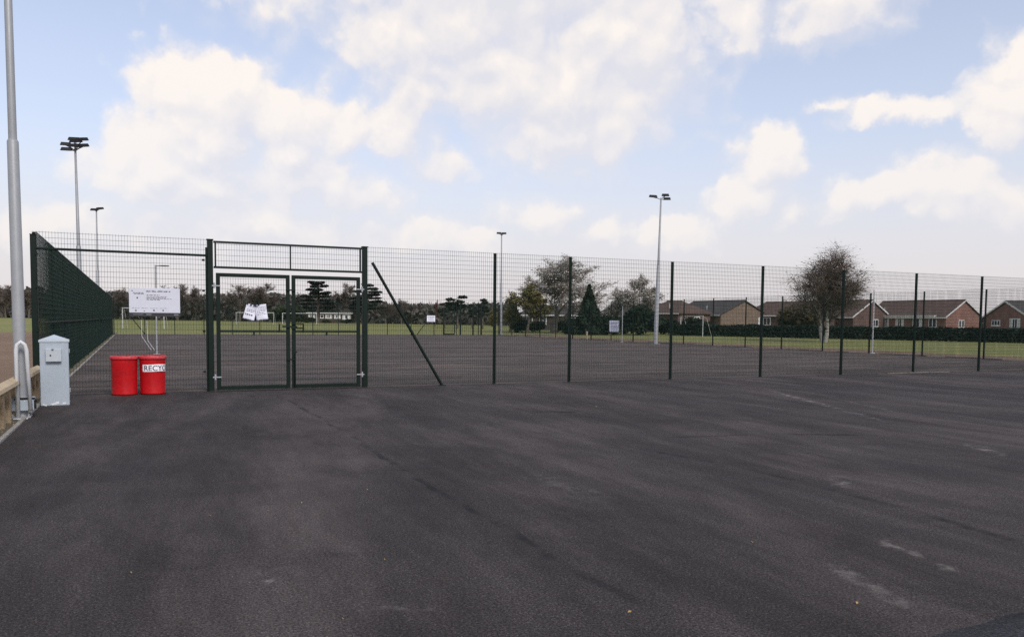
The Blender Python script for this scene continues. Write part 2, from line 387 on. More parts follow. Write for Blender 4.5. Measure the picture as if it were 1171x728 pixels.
ccol = t.mix(t.remap(lit, .22, 1.0, 0, 1, False), (6.15, 6.1, 6.5), (7.85, 7.3, 6.85))
skycol = t.mix(.0, sky.outputs[0], (1, 1, 1))
gain = t.vmath('MULTIPLY', sky.outputs[0], (1.25, 1.28, 1.42))
thin = t.mix(t.remap(el, 0, .45, .75, .30, False), gain, (6.5, 6.55, 7.0))
pale = t.mix(t.remap(el, -.02, .24, .9, 0, True), thin, (6.15, 5.68, 5.72))
ca = t.math('MULTIPLY', alpha, t.remap(el, .0, .28, .5, .95, True))
fin = t.mix(ca, pale, ccol)
t.set(bg.inputs[0], fin); bg.inputs[1].default_value = SKYSTR
sun = bpy.data.lights.new('sun', 'SUN'); sun.energy = 1.85; sun.angle = R(16); sun.color = (1, .95, .88)
so = bpy.data.objects.new('sun', sun); col.objects.link(so); so.location = (10, 30, 60)
sd = Vector((math.sin(R(SUN_AZ)) * math.cos(R(SUN_EL)), math.cos(R(SUN_AZ)) * math.cos(R(SUN_EL)), math.sin(R(SUN_EL))))
so.rotation_euler = (-sd).to_track_quat('-Z', 'Y').to_euler()
vs = sc.view_settings; vs.view_transform = 'Standard'; vs.look = 'None'; vs.exposure = .35; vs.gamma = 1; vs.use_curve_mapping = False
sc.cycles.use_denoising = False
sc.cycles.max_bounces = 6

# ------------------------------------------------------------------ ground
def sheet(name, pts, m, z, edge=0):
    mb = MB(); mb.add([(p[0], p[1], z) for p in pts], [tuple(range(len(pts)))]); return struct(mb.build(name, m))
def rise(x, y):
    r = math.hypot(x, y); s = max(0, min(1, (r - 95) / 90)); s = s * s * (3 - 2 * s)
    a = math.degrees(math.atan2(x, y)); k = max(0, min(1, (25 - a) / 30))
    return s * (.25 + .75 * k)
mb = MB(); xs = [-1500, -700, -400] + [-260 + 10 * i for i in range(57)] + [400, 700, 1500]; ys = [-1500, -600, -200, -60] + [10 * i for i in range(0, 33)] + [420, 700, 1500]
for y in ys:
    for x in xs: mb.v.append((x, y, -.03 + rise(x, y)))
n = len(xs)
for j in range(len(ys) - 1):
    for i in range(n - 1): mb.f.append((j * n + i, j * n + i + 1, (j + 1) * n + i + 1, (j + 1) * n + i)); mb.mi.append(0)
struct(mb.build('grass_field', M['grass'], smooth=True))
FX0, FX1, FY0, FY1 = -1.65, 33.35, 17.25, 75.0
sheet('apron', [(-1.42, -40), (70, -40), (70, 17.22), (-1.42, 17.22)], M['tarmac'], 0)
sheet('court_surface', [(-1.42, 17.224), (FX1 + .1, 17.224), (FX1 + .1, FY1 + .2), (-1.42, FY1 + .2)], M['court'], .004)
sheet('shale_pitch', [(-70, 12), (-2.6, 12), (-2.6, 84), (-70, 84)], M['shale'], -.012)
sheet('verge', [(-2.6, -30), (-1.45, -30), (-1.45, 84), (-2.6, 84)], M['verge'], -.006)
sheet('left_ground', [(-70, -30), (-2.6, -30), (-2.6, 12), (-70, 12)], M['verge'], -.014)
def wavy(name, ax, a0, a1, b0, b1, z, m, seed):           # a strip of soil with an uneven outer edge
    r = random.Random(seed); n = int((a1 - a0) / .8); vs = []; fs = []
    for i in range(n + 1):
        a = a0 + (a1 - a0) * i / n; o = b1 + 1.0 * mnoise.noise(Vector((a * .22, seed, 0))) + .5 * mnoise.noise(Vector((a * .9, seed, 3)))
        vs += [(b0, a, z), (o, a, z)] if ax == 'y' else [(a, b0, z), (a, o, z)]
    for i in range(n): fs.append((2 * i, 2 * i + 1, 2 * i + 3, 2 * i + 2) if ax == 'y' else (2 * i + 1, 2 * i, 2 * i + 2, 2 * i + 3))
    mb = MB(); mb.add(vs, fs); return struct(mb.build(name, m))
wavy('soil_strip', 'y', 10, 75.2, FX1 + .1, FX1 + 4.2, -.004, M['soil'], 2)
wavy('far_soil_strip', 'x', -1.6, 36, FY1 + .2, FY1 + 1.6, -.006, M['soil'], 5)
patch = [gp(1052, 733), gp(1085, 722), gp(1125, 713), gp(1150, 704), gp(1176, 699), gp(1230, 690), gp(1300, 760), gp(1100, 800)]
sheet('tarmac_patch', patch[::-1] if False else [(p.x, p.y) for p in patch[::-1]], M['newtarmac'], .004)
# concrete edging along the left side, in lengths
mb = MB(); y = 3.0
while y < 75:
    L = .91
    mb.box((-1.45 + rnd.uniform(-.004, .004), y + L / 2, -.02 + rnd.uniform(-.003, .003)), (.055, L - .008, .09)); y += L
struct(mb.build('concrete_edging', M['concrete']))
mb = MB(); x = FX0 + .1
while x < 33:
    k = rnd.random()
    if x > 20 and k > .45: mb.box((x + .45, 17.235, -.040 + (.004 + rnd.uniform(0, .012) if k > .35 else -.012)), (.88, .09, .1))
    x += .91
struct(mb.build('fence_kerb', M['kerb']))
mb = MB(); y = 18.0
while y < 75:
    if rnd.random() > .3: mb.box((FX1 + .16, y + .45, -.03 + rnd.uniform(0, .02)), (.12 + rnd.uniform(0, .1), .86, .1))
    y += .91
struct(mb.build('court_kerb', M['kerb']))
a, b = gp(592, 382.2), gp(658, 383.2); sheet('sand_strip', [(a.x, a.y), (b.x, b.y), (b.x + .4, b.y + 1.7), (a.x + .4, a.y + 2.2)], M['sand'], .006)

# ------------------------------------------------------------------ fences
WS, HS, WR = .050, .100, .0037
_panels = {}
def panel_mesh(wd, z0=.05, z1=3.0, ws=WS, hs=HS, wr=WR):
    key = (round(wd, 3), z0, z1)
    if key in _panels: return _panels[key]
    mb = MB(); n = max(2, round(wd / ws)); k = max(2, round((z1 - z0) / hs))
    for i in range(n + 1):
        x = wd * i / n; mb.bar((x, 0, z0), (x, 0, z1 + .02), wr)
    for j in range(k + 1):
        z = z0 + (z1 - z0) * j / k; mb.bar((0, -wr, z), (wd, -wr, z), wr * 1.35)
    me = bpy.data.meshes.new('mesh_panel'); me.from_pydata(mb.v, [], mb.f); me.materials.append(M['wire'])
    _panels[key] = me; return me
def post_mesh(w, h, cap=True):
    mb = MB(); mb.bbox((0, 0, h / 2 - .1), (w, w, h + .2), .008)
    if cap: mb.bbox((0, 0, h + .008), (w + .006, w + .006, .016), .004)
    me = bpy.data.meshes.new('post'); me.from_pydata(mb.v, [], mb.f); me.materials.append(M['green']); return me
PM = post_mesh(.06, 2.99); PMT = post_mesh(.10, 3.06)
f_posts = []
def fence(name, label, p0, direction, posts, thick=(), rail=None, panels=True):
    ang = math.atan2(direction[1], direction[0])
    f = thing(name, label, 'fence', (p0[0], p0[1], 0), ang); f_posts.clear()
    for i, s in enumerate(posts):
        o = link('post', PMT if i in thick else PM, f); o.location = (s, 0, 0); f_posts.append(o)
    for s0, s1 in zip(posts[:-1], posts[1:]):
        o = link('mesh_panel', panel_mesh(s1 - s0), f); o.location = (s0, -.036, 0)
    if rail is not None:
        mb = MB(); mb.bar((posts[0], -.05, rail), (posts[-1], -.05, rail), .022); mb.build('rail', M['green'], f)
    return f
ff = fence('mesh_fence', 'long dark green mesh fence run on the tarmac edge, starting right of the double gates', (4.53, FY0), (1, 0),
           [.0, 3.02, 5.0] + [7.97 + 2.98 * i for i in range(8)], thick=())
f_posts[0].scale = (.6, .6, .98)
mb = MB(); mb.tube([(.12, -.06, 2.68), (1.72, -.06, .0)], .032, 8); mb.box((1.72, -.06, .01), (.14, .12, .02)); mb.build('brace', M['green'], ff)
lf = fence('mesh_fence', 'short mesh fence bay with a top rail behind the red bins, holding the sign', (FX0, FY0), (1, 0), [0, 2.96])
f_posts[1].scale = (.6, .6, .95)
f_posts[0].scale = (1.75, 1.75, .985)
mb = MB(); mb.tube([(.05, -.07, 2.70), (2.96, -.07, 2.69)], .024, 8); mb.build('rail', M['green'], lf)
for s in (.05, 2.9):
    for z in (.4, 1.2, 2.0, 2.6):
        mb = MB(); mb.box((s, -.06, z), (.05, .03, .04)); mb.build('clamp', M['green'], lf)
sf = fence('mesh_fence', 'long mesh fence running away along the left side of the court, looking almost solid', (FX0, FY0 + .12), (0, 1), [3.0 + 3.03 * i - 3.0 * (i == 0) for i in range(20)][0:1] + [3.0 + 3.03 * i for i in range(0, 19)], rail=1.35)
rf = fence('mesh_fence', 'mesh fence along the right side of the court, in front of the hedge', (FX1, FY0 + 3.05), (0, 1), [3.04 * i for i in range(18)] + [54.6], rail=1.2)
bf = fence('mesh_fence', 'mesh fence across the far end of the court before the treeline', (FX0 + .1, FY1), (1, 0), [2.33 * i for i in range(15)] + [34.8], rail=1.2)
x0 = onY(137, FY1) - FX0 - .1
mb = MB(); mb.tube([(x0 + .3, .1, 2.2), (x0 + 1.9, .1, 0)], .035, 6); mb.build('brace', M['green'], bf); mb = MB(); mb.tube([(onY(487, FY1) + 1.9, .1, 1.6), (onY(481, FY1) + 1.2, .1, 0)], .035, 6); mb.build('brace', M['green'], bf)
# wicket gate and tall posts in the far fence
xa, xb = onY(507.5, FY1 - .2), onY(520, FY1 - .2)
fg = thing('wicket_gate', 'small dark framed gate in the far end fence below the pines', 'gate', (xa, FY1 - .2, 0))
mb = MB(); W_ = xb - xa
for s in (0, W_): mb.box((s, 0, 1.3), (.13 if s == 0 else .07, .1, 2.7 if s == 0 else 2.3))
mb.box((W_ / 2, 0, .08), (W_, .08, .12)); mb.box((W_ / 2, 0, 2.35), (W_, .06, .07)); mb.build('gate_frame', M['green'], fg)
o = link('mesh_panel', panel_mesh(round(W_ - .1, 2), .15, 2.3), fg); o.location = (.05, 0, 0)
for px, hgt, lab in ((526.5, 2.9, 'thick dark post standing just right of the small far gate'), (541, 2.9, 'slim dark post between the two far pines'), (550.3, 3.0, 'dark post under the right far pine near the tall court post')):
    mb = MB(); mb.bbox((0, 0, hgt / 2), (.13, .13, hgt), .01); mb.bbox((0, 0, hgt + .02), (.16, .16, .04), .01)
    o = tag(mb.build('fence_post', M['green']), lab, 'post'); o.location = (onY(px, FY1 - .5), FY1 - .5, 0)

# ------------------------------------------------------------------ double gates
GX0, GX1 = 1.38, 4.50; GW = GX1 - GX0
gt = thing('double_gate', 'closed pair of dark green mesh gates with a mesh panel above', 'gate', (GX0, FY0, 0))
for x in (0, GW):
    mb = MB(); mb.bbox((x, 0, 1.45), (.105, .105, 3.1), .01); mb.bbox((x, 0, 3.01), (.13, .13, .02), .004); mb.build('gate_post', M['green'], gt)
mb = MB(); z0, z1 = 2.47, 2.97
for z in (z0, z1): mb.box((GW / 2, -.01, z), (GW - .13, .045, .04))
for x in (.10, GW - .10): mb.box((x, -.01, (z0 + z1) / 2), (.03, .045, z1 - z0 - .045))
mb.box((GW / 2, -.01, (z0 + z1) / 2), (.025, .04, z1 - z0 - .045))
op = mb.build('over_panel', M['green'], gt)
o = link('mesh_panel', panel_mesh(round(GW - .22, 2), z0 + .02, z1 - .04), op); o.location = (.11, -.02, 0)
def leaf(xl, xr, hinge_left):
    wd = xr - xl; mb = MB(); zt, zb, tk = 2.36, .025, .075
    for x in (xl + tk / 2, xr - tk / 2): mb.bbox((x, -.01, (zt + zb) / 2), (tk, .05, zt - zb), .006)
    for z in (zt - tk / 2, zb + tk / 2): mb.box((xl + wd / 2, -.01, z), (wd - 2 * tk - .001, .048, tk))
    g_ = mb.build('gate_leaf', M['green'], gt)
    mb = MB(); mb.box((xl + wd / 2, -.012, 1.2), (wd - 2 * tk - .001, .035, .04)); mb.box((xl + wd / 2, -.012, 1.15), (.035, .034, .062)); mb.build('mid_rail', M['green'], g_)
    o = link('mesh_panel', panel_mesh(round(wd - 2 * tk, 3), zb + tk + .005, zt - tk - .03), g_); o.location = (xl + tk, -.025, 0)
    for z in (.28, 2.1):
        mb = MB(); xh = xl if hinge_left else xr; sgn = -1 if hinge_left else 1
        mb.tube([(xh - sgn * .08, -.05, z), (xh + sgn * .08, -.05, z)], .016, 8); mb.tube([(xh + sgn * .035, -.05, z - .05), (xh + sgn * .035, -.05, z + .06)], .02, 8); mb.build('hinge', M['galv'], g_)
    return g_
la = leaf(.105, GW / 2 - .02, True); lb = leaf(GW / 2 + .02, GW - .105, False)
mb = MB()  # latch and bolts between the leaves
mb.box((GW / 2 - .03, -.06, 1.30), (.30, .03, .035)); mb.box((GW / 2 + .12, -.06, 1.27), (.24, .028, .03)); mb.box((GW / 2 + .245, -.06, 1.27), (.03, .03, .19)); mb.box((GW / 2 - .24, -.06, 1.27), (.03, .03, .17))
mb.box((GW / 2 + .12, -.06, 1.355), (.24, .028, .02))
mb.build('latch', M['green'], la)
for z in (.62, 2.05):
    mb = MB(); mb.box((GW / 2, -.05, z), (.16, .03, .03)); mb.build('bolt', M['green'], la)
mb = MB(); mb.tube([(GW / 2 + .07, -.06, .05), (GW / 2 + .07, -.06, .75), (GW / 2 + .12, -.06, .78)], .011, 6); mb.build('drop_bolt', M['green'], lb)
sheet('gate_threshold', [(GX0 - .05, 17.12), (GX1 + .05, 17.12), (GX1 + .05, 17.34), (GX0 - .05, 17.34)], M['oldconc'], .009)

# two paper notices tied on the left leaf
def notice(px, py, rot, label, lines, seed):
    d = ray(px, py); tt = (FY0 - .075) / d.y; p = Vector((0, 0, CAMH)) + d * tt
    n = thing('notice', label, 'notice', p); n.rotation_euler = (R(4), R(rot), 0)
    r = random.Random(seed); W_, H_ = .225, .315; mb = MB(); nx, nz = 8, 10
    for j in range(nz + 1):
        for i in range(nx + 1):
            u, v = i / nx - .5, j / nz - .5
            mb.v.append((u * W_, .014 * math.sin(u * 3 + seed) - .025 * max(0, v - .2) - .012 * abs(v) + .006 * math.sin(7 * v + u * 4), v * H_))
    for j in range(nz):
        for i in range(nx): a = j * (nx + 1) + i; mb.f.append((a, a + 1, a + nx + 2, a + nx + 1)); mb.mi.append(0)
    s = mb.build('sheet', M['paper'], n, smooth=True); md = s.modifiers.new('thick', 'SOLIDIFY'); md.thickness = .0015
    mb = MB()
    for v, u0, u1, h in lines:
        u = u0
        while u < u1:
            l = r.uniform(.015, .04); l = min(l, u1 - u)
            mb.box((u + l / 2, .014 * math.sin((u + l / 2) / W_ * 3 + seed) - .012 * abs(v / H_) + .006 * math.sin(7 * v / H_ + u / W_ * 4) - .003, v), (l, .001, h)); u += l + .012
    mb.build('lettering', M['greyprint'], n)
    mb = MB()
    for sx in (-.10, -.035, .03, .095):
        for v in (.152, -.152): mb.box((sx + r.uniform(-.012, .012), -.016, v), (.045, .012, .018), Matrix.Rotation(r.uniform(-.5, .5), 3, 'Y'))
    mb.build('cable_tie', M['navy'], n)
notice(286.2, 357, 15, 'white paper notice tied to the left gate leaf, tilted with its top to the right', [(.05, -.08, .09, .012), (.02, -.08, .06, .012), (-.05, -.09, .07, .03)], 1)
notice(298.8, 357, -9, 'white paper notice tied to the left gate leaf, tilted with its top to the left', [(.09, -.05, .06, .012), (.05, -.08, .09, .01), (.02, -.08, .08, .01), (-.01, -.08, .06, .01), (-.04, -.08, .09, .01)], 4)

# sign on the left bay
def signboard(px, py, Y, W_, H_, strip=.07):
    d = ray(px, py); tt = Y / d.y; p = Vector((0, 0, CAMH)) + d * tt
    s = thing('sign_board', 'pale rectangular information sign with black bottom strip fixed to the left fence bay', 'sign', p)
    mb = MB(); mb.bbox((0, 0, 0), (W_, .02, H_), .004); mb.build('panel', M['board'], s)
    mb = MB(); mb.box((0, -.002, -H_ / 2 - strip / 2), (W_ + .004, .026, strip)); st = mb.build('bottom_strip', M['black'], s)
    mb = MB(); mb.box((W_ * .42, -.0165, -H_ / 2 - strip / 2 + .002), (W_ * .09, .003, strip * .4)); mb.box((-W_ * .12, -.0165, -H_ / 2 - strip * .45), (W_ * .1, .003, strip * .3)); mb.box((-W_ * .33, -.0165, -H_ / 2 - strip * .45), (W_ * .2, .003, strip * .16)); mb.build('strip_print', M['stripgrey'], s)
    r = random.Random(5); mb = MB(); yy = -.0112
    def words(x0, x1, z, h, lo, hi, gap):
        x = x0
        while x < x1 - .004:
            l = min(r.uniform(lo, hi), x1 - x); nlet = max(1, round(l / (h * .75)))
            for q in range(nlet):
                hh = h * r.choice((1, 1, .75, .7)); mb.box((x + l * (q + .5) / nlet, yy, z + (hh - h) / 2), (l / nlet * .68, .002, hh))
            x += l + gap
    U = lambda f: (f - .5) * W_; Vv = lambda f: (.5 - f) * H_
    words(U(.33), U(.81), Vv(.13), .026, .05, .10, .018)
    head = mb; hd = head.build('heading', M['black'], s)
    for f, e in ((.28, .60), (.34, .73), (.39, .72), (.43, .84), (.47, .60)):
        mb = MB(); words(U(.34), U(e), Vv(f), .012, .03, .07, .012); mb.build('text_line', M['black'], s)
    mb = MB(); words(U(.08), U(.28), Vv(.20), .016, .03, .05, .01); words(U(.10), U(.29), Vv(.24), .016, .03, .06, .01); words(U(.05), U(.08), Vv(.12), .02, .02, .03, .01); mb.build('side_text', M['black'], s)
    for a, b in ((.05, .20), (.24, .37), (.41, .55), (.59, .73)):
        mb = MB(); words(U(a), U(b), Vv(.81), .011, .03, .05, .01); mb.build('caption', M['greyprint'], s)
    for f, v, w2, h2 in ((.16, .40, .028, .03), (.13, .91, .035, .024), (.29, .925, .014, .02), (.48, .90, .034, .028), (.66, .90, .028, .028)):
        mb = MB(); mb.lathe([(0.001, 0), (w2 / 2, 0)], 10); b0 = len(mb.v) - 20
        for i in range(b0, len(mb.v)): x, y2, z = mb.v[i]; mb.v[i] = (U(f) + x, yy - .001, Vv(v) + y2 * h2 / w2)
        mb.build('emblem', M['black'], s)
    return s
signboard(177, 343.5, FY0 - .10, .90, .475)

# ------------------------------------------------------------------ cabinet
p = gp(62.5, 464)
cb_ = thing('control_cabinet', 'pale grey blue metal cabinet with pitched cap and small box on its front', 'cabinet', p + Vector((0, .2, 0)), R(3))
CWD, CH = .415, 1.06
mb = MB(); mb.bbox((0, 0, CH / 2), (CWD, .40, CH), .012); mb.build('body', M['cab'], cb_)
mb = MB(); hw = CWD / 2 + .012; hd = .212
mb.add([(-hw, -hd, CH - .012), (hw, -hd, CH - .012), (hw, hd, CH - .012), (-hw, hd, CH - .012), (-hw, -hd, CH + .02), (hw, -hd, CH + .02), (hw, hd, CH + .02), (-hw, hd, CH + .02), (0, 0, CH + .105)],
       [(0, 3, 2, 1), (0, 1, 5, 4), (1, 2, 6, 5), (2, 3, 7, 6), (3, 0, 4, 7), (4, 5, 8), (5, 6, 8), (6, 7, 8), (7, 4, 8)]); mb.build('cap', M['cabtop'], cb_)
mb = MB(); mb.bbox((-.008, -.235, CH - .225), (.225, .07, .215), .008); mbx = mb.build('meter_box', M['meter'], cb_)
mb = MB(); mb.tube([(-.052, -.272, CH - .225), (-.052, -.281, CH - .225)], .012, 10); mb.build('lock', M['dark'], mbx)
mb = MB(); mb.box((-.02, -.272, CH - .122), (.03, .06, .012)); mb.build('bracket', M['galv'], mbx)
mb = MB()
for q, (x, z, w2, h2) in enumerate(((.0, .04, .10, .035), (.03, .055, .05, .03), (.13, .04, .05, .03), (-.04, .03, .05, .02), (-.15, .02, .06, .02))):
    mb.box((x, -.2005 - .0007 * q, z), (w2, .003, h2), Matrix.Rotation(.15 * (q - 2), 3, 'Y'))
mb.build('paint_chip', M['flake'], cb_)
mb = MB()
for z in (.9, .25): mb.bbox((CWD / 2 + .008, -.1, z), (.016, .02, .07), .003)
mb.build('hinge', M['galv'], cb_)

# ------------------------------------------------------------------ bins
def bin_(px, py, label, lab, rz):
    p = gp(px, py); dirv = Vector((p.x, p.y, 0)).normalized(); p = p + dirv * .235
    b = thing('recycling_bin' if lab else 'waste_bin', label, 'bin', p, rz, None)
    r = .236; H_ = .735
    prof = [(.001, 0.004), (r * .93, .004), (r * .955, .0), (r * .965, .03), (r * .945, .05), (r * .95, .3), (r * .97, .60), (r * .985, .625), (r * .97, .65), (r * 1.0, .68)]
    mb = MB(); mb.lathe(prof, 48); mb.build('body', M['red'], b, smooth=True)
    mb = MB(); mb.lathe([(r * 1.0, .668), (r * 1.045, .672), (r * 1.065, .69), (r * 1.065, .715), (r * 1.04, H_), (r * .99, H_), (r * .955, .72), (r * .94, .68)], 48); mb.build('rim', M['redrim'], b, smooth=True)
    mb = MB(); mb.lathe([(r * .945, .70), (r * .93, .5), (r * .9, .03), (.001, .03)], 48); mb.build('lining', M['binside'], b, smooth=True)
    if lab:
        a0, a1, z0, z1, R_ = R(-48), R(120), .44, .575, r * .962 + .0025
        mb = MB(); n = 40
        for i in range(n + 1):
            a = a0 + (a1 - a0) * i / n; k = .004 * math.sin(a * 3)
            mb.v += [(R_ * math.sin(a), -R_ * math.cos(a), z0 + k), (R_ * math.sin(a), -R_ * math.cos(a), z1 + k)]
        for i in range(n): mb.f.append((2 * i, 2 * i + 2, 2 * i + 3, 2 * i + 1)); mb.mi.append(0)
        s = mb.build('sticker', M['label'], b, smooth=True)
        cu = bpy.data.curves.new('lettering', 'FONT'); cu.body = 'RECYCLE'; cu.size = .14; cu.resolution_u = 4; cu.offset = .0015; cu.space_character = 1.02
        to = bpy.data.objects.new('lettering_source', cu); col.objects.link(to)
        dg = bpy.context.evaluated_depsgraph_get(); me = bpy.data.meshes.new_from_object(to.evaluated_get(dg)); bpy.data.objects.remove(to)
        for v in me.vertices:
            a = a0 + .13 + v.co.x / R_; z = z0 + .017 + v.co.y; rr_ = R_ + .0022
            v.co = Vector((rr_ * math.sin(a), -rr_ * math.cos(a), z))
        me.materials.clear(); me.materials.append(M['navy']); link('lettering', me, s)
    return b
def face_cam(px): d = ray(px, 430); return -math.atan2(d.x, d.y)
bin_(142.7, 452.2, 'plain red round bin on the left of the pair, beside the grey cabinet', False, face_cam(142))
bin_(174.9, 451.2, 'red round bin with a white RECYCLE sticker, on the right of the pair', True, face_cam(175))

# ------------------------------------------------------------------ floodlight masts
def head(mb_, lens_, c, yaw, w_=.50, d_=.40, h_=.15, tilt=12):
    rot = Matrix.Rotation(R(yaw), 3, 'Z') @ Matrix.Rotation(R(tilt), 3, 'X'); c = Vector(c)
    P_ = [(-w_ / 2, -d_ / 2, 0), (w_ / 2, -d_ / 2, 0), (w_ / 2, d_ / 2, 0), (-w_ / 2, d_ / 2, 0), (-w_ * .38, -d_ * .36, h_), (w_ * .38, -d_ * .36, h_), (w_ * .42, d_ * .42, h_), (-w_ * .42, d_ * .42, h_)]
    mb_.add([c + rot @ Vector(q) for q in P_], [(0, 3, 2, 1), (4, 5, 6, 7), (0, 1, 5, 4), (1, 2, 6, 5), (2, 3, 7, 6), (3, 0, 4, 7)])
    lens_.box(c + rot @ Vector((0, 0, -.004)), (w_ * .86, d_ * .82, .012), rot)
def mast(label, p, H_, zj, r0, r1, rt, heads, lean=(0, 0), group='floodlight masts round the court'):
    m_ = thing('floodlight_mast', label, 'floodlight', p, 0, group); m_.rotation_euler = (lean[0], lean[1], 0)
    mb = MB(); mb.tube([(0, 0, .0), (0, 0, .02), (0, 0, zj - .03), (0, 0, zj)], [r0, r0, r1, r1 * .82], 20); mb.build('lower_shaft', M['mast'], m_, smooth=True)
    mb = MB(); mb.tube([(0, 0, zj - .06), (0, 0, zj), (0, 0, H_)], [r1 * .74, r1 * .74, rt], 16); mb.build('upper_shaft', M['mast'], m_, smooth=True)
    mb = MB(); mb.bbox((0, 0, .012), (r0 * 3, r0 * 3, .024), .004)
    for sx in (-1, 1):
        for sy in (-1, 1): mb.tube([(sx * r0 * 1.2, sy * r0 * 1.2, .02), (sx * r0 * 1.2, sy * r0 * 1.2, .06)], .015, 6)
    mb.build('base_plate', M['galv'], m_)
    mb = MB(); arms = sorted(set((round(h[0], 2), round(h[1], 2), round(h[2], 2)) for h in heads))
    for x, y_, z in arms: mb.tube([(0, 0, H_ - .12), (x * .5, y_ * .5, H_ + z * .5 - .03), (x, y_, H_ + z + .01)], .028, 8)
    mb.build('bracket', M['galv'], m_)
    for x, y_, z, yaw in heads:
        b_ = MB(); l_ = MB(); head(b_, l_, (x, y_, H_ + z), yaw); hh = b_.build('floodlight', M['dark'], m_); l_.build('lens', M['lens'], hh)
    return m_
cr = -YAW
p = bearing(750.2, 54.5)
c_, s_ = math.cos(R(cr)), math.sin(R(cr))
def hd_(lx, ly, z, yaw): return (lx * c_ - ly * s_, lx * s_ + ly * c_, z, yaw + cr)
mast('tall grey floodlight mast at the right side of the court, with lamps on two arms', p, hz(757, 226, 54.5), 5.25, .15, .115, .05, [hd_(-.52, 0, .02, 8), hd_(.30, .05, .13, -6), hd_(.42, .1, -.10, -10)], (0, R(1.2)))
p = bearing(572.8, 83); mast('grey floodlight mast at the far right corner of the court, small single arm', p, hz(572, 268, 83), 5.3, .14, .11, .055, [hd_(-.25, 0, .06, 10), hd_(.22, .0, .04, -10)])
p = bearing(93, 41); mast('grey floodlight mast rising behind the left fence, with a crowded ring of lamps', p, hz(91, 170, 41), 5.0, .13, .11, .05, [hd_(-.16, .2, .44, 14), hd_(.24, .2, .42, -12), hd_(.04, .0, .30, 0), hd_(-.44, -.05, .14, 24), hd_(.40, -.05, .06, -22), hd_(.02, -.1, .06, 5), hd_(-.28, -.3, -.16, 18)], (0, R(-.6)))
p = bearing(112.8, 66); mast('slim grey floodlight mast far behind the left fence, with two small lamps', p, hz(112, 240, 66), 5.2, .13, .11, .05, [hd_(-.2, 0, -.04, 12), hd_(.28, .0, .05, -10)])
# the near mast, hinged at its foot
p = gp(24, 478)
nm = mast('big pale grey mast at the left edge, on a hinged foot beside the timber rail', p + Vector((0, .1, 0)), 11, hz(15, 150, 11.2), .082, .074, .042, [hd_(-.5, 0, .1, 8), hd_(.5, 0, .1, -8)], (R(-.2), R(-.35)))
mb = MB(); mb.bbox((-.03, -.02, .20), (.40, .26, .19), .012); hb = mb.build('hinge_box', M['cab'], nm)
mb = MB(); mb.box((.06, -.152, .285), (.26, .006, .03)); mb.box((.176, -.05, .2), (.008, .16, .1)); mb.tube([(.175, -.08, .16), (.195, -.08, .16)], .03, 8); mb.tube([(.175, .02, .24), (.195, .02, .24)], .022, 8); mb.build('hinge_fitting', M['dark'], hb)
mb = MB(); mb.tube([(-.02, -.22, .0), (-.02, -.22, .98), (-.005, -.22, 1.06), (.04, -.22, 1.10), (.085, -.21, 1.06), (.105, -.20, .98), (.13, -.16, .12)], .028, 10); mb.build('lever_hoop', M['white'], nm, smooth=True)
mb = MB(); mb.bbox((.01, -.22, .006), (.18, .09, .012), .003); mb.build('foot_plate', M['white'], nm)

# ------------------------------------------------------------------ timber knee rail
tr_ = thing('timber_rail', 'low weathered timber rail with posts and boards beside the big mast', 'rail', (-1.60, 16.75, 0))
y = 0.0; i = 0
mb = MB()
while y > -11:                                           # upright boards, two rows of posts
    mb2 = MB(); mb2.bbox((rnd.uniform(-.01, .01), y, .19 + rnd.uniform(-.01, .01)), (.09, .14, .62), .012); mb2.build('post', M['wood'], tr_); y -= .62
mb = MB(); mb.bbox((-.062, -5.4, .30), (.03, 11, .14), .006); mb.build('lower_board', M['wood'], tr_)
mb = MB(); mb.prism([(-.10, .12, .50), (.10, .12, .50), (.085, .12, .545), (0, .12, .585), (-.085, .12, .545)], (0, -11.2, 0)); mb.build('cap_board', M['woodtop'], tr_, fix=True)
# stones under the rail
mb = MB()
for i in range(700):
    x = rnd.uniform(-2.6, -1.5); y = rnd.uniform(6, 16); r = rnd.uniform(.008, .028); z = -.004
    a = rnd.uniform(0, 3); vs = []
    for k in range(5): q = a + k * 1.2566; vs.append((x + r * math.cos(q) * rnd.uniform(.7, 1.2), y + r * math.sin(q) * rnd.uniform(.7, 1.2), z))
    vs.append((x, y, z + r * rnd.uniform(.5, .9))); mb.add(vs, [(k, (k + 1) % 5, 5) for k in range(5)])
tag(mb.build('gravel', M['gravel']), 'loose brown stones on the soil beneath the timber rail', 'gravel', kind='stuff')
mb = MB()
for px, py in ((308, 648), (505, 663), (40, 711), (150, 655), (392, 708), (640, 555), (1017, 612), (682, 465), (752, 464), (890, 467), (570, 535), (345, 575), (240, 590), (720, 700), (860, 620), (420, 560), (90, 640), (560, 620), (980, 690), (640, 690), (440, 640)):
    q = gp(px, py); L = rnd.uniform(.007, .020); a = rnd.uniform(0, 3.1); u = Vector((math.cos(a), math.sin(a), 0)); v_ = Vector((-u.y, u.x, 0))
    mb.add([q + u * -L + Vector((0, 0, .004)), q + v_ * L * .45 + Vector((0, 0, .012)), q + u * L + Vector((0, 0, .008)), q - v_ * L * .45 + Vector((0, 0, .005))], [(0, 3, 2, 1)])
tag(mb.build('leaf_litter', M['leaf']), 'dry leaf scraps scattered on the tarmac', 'leaves', kind='stuff')

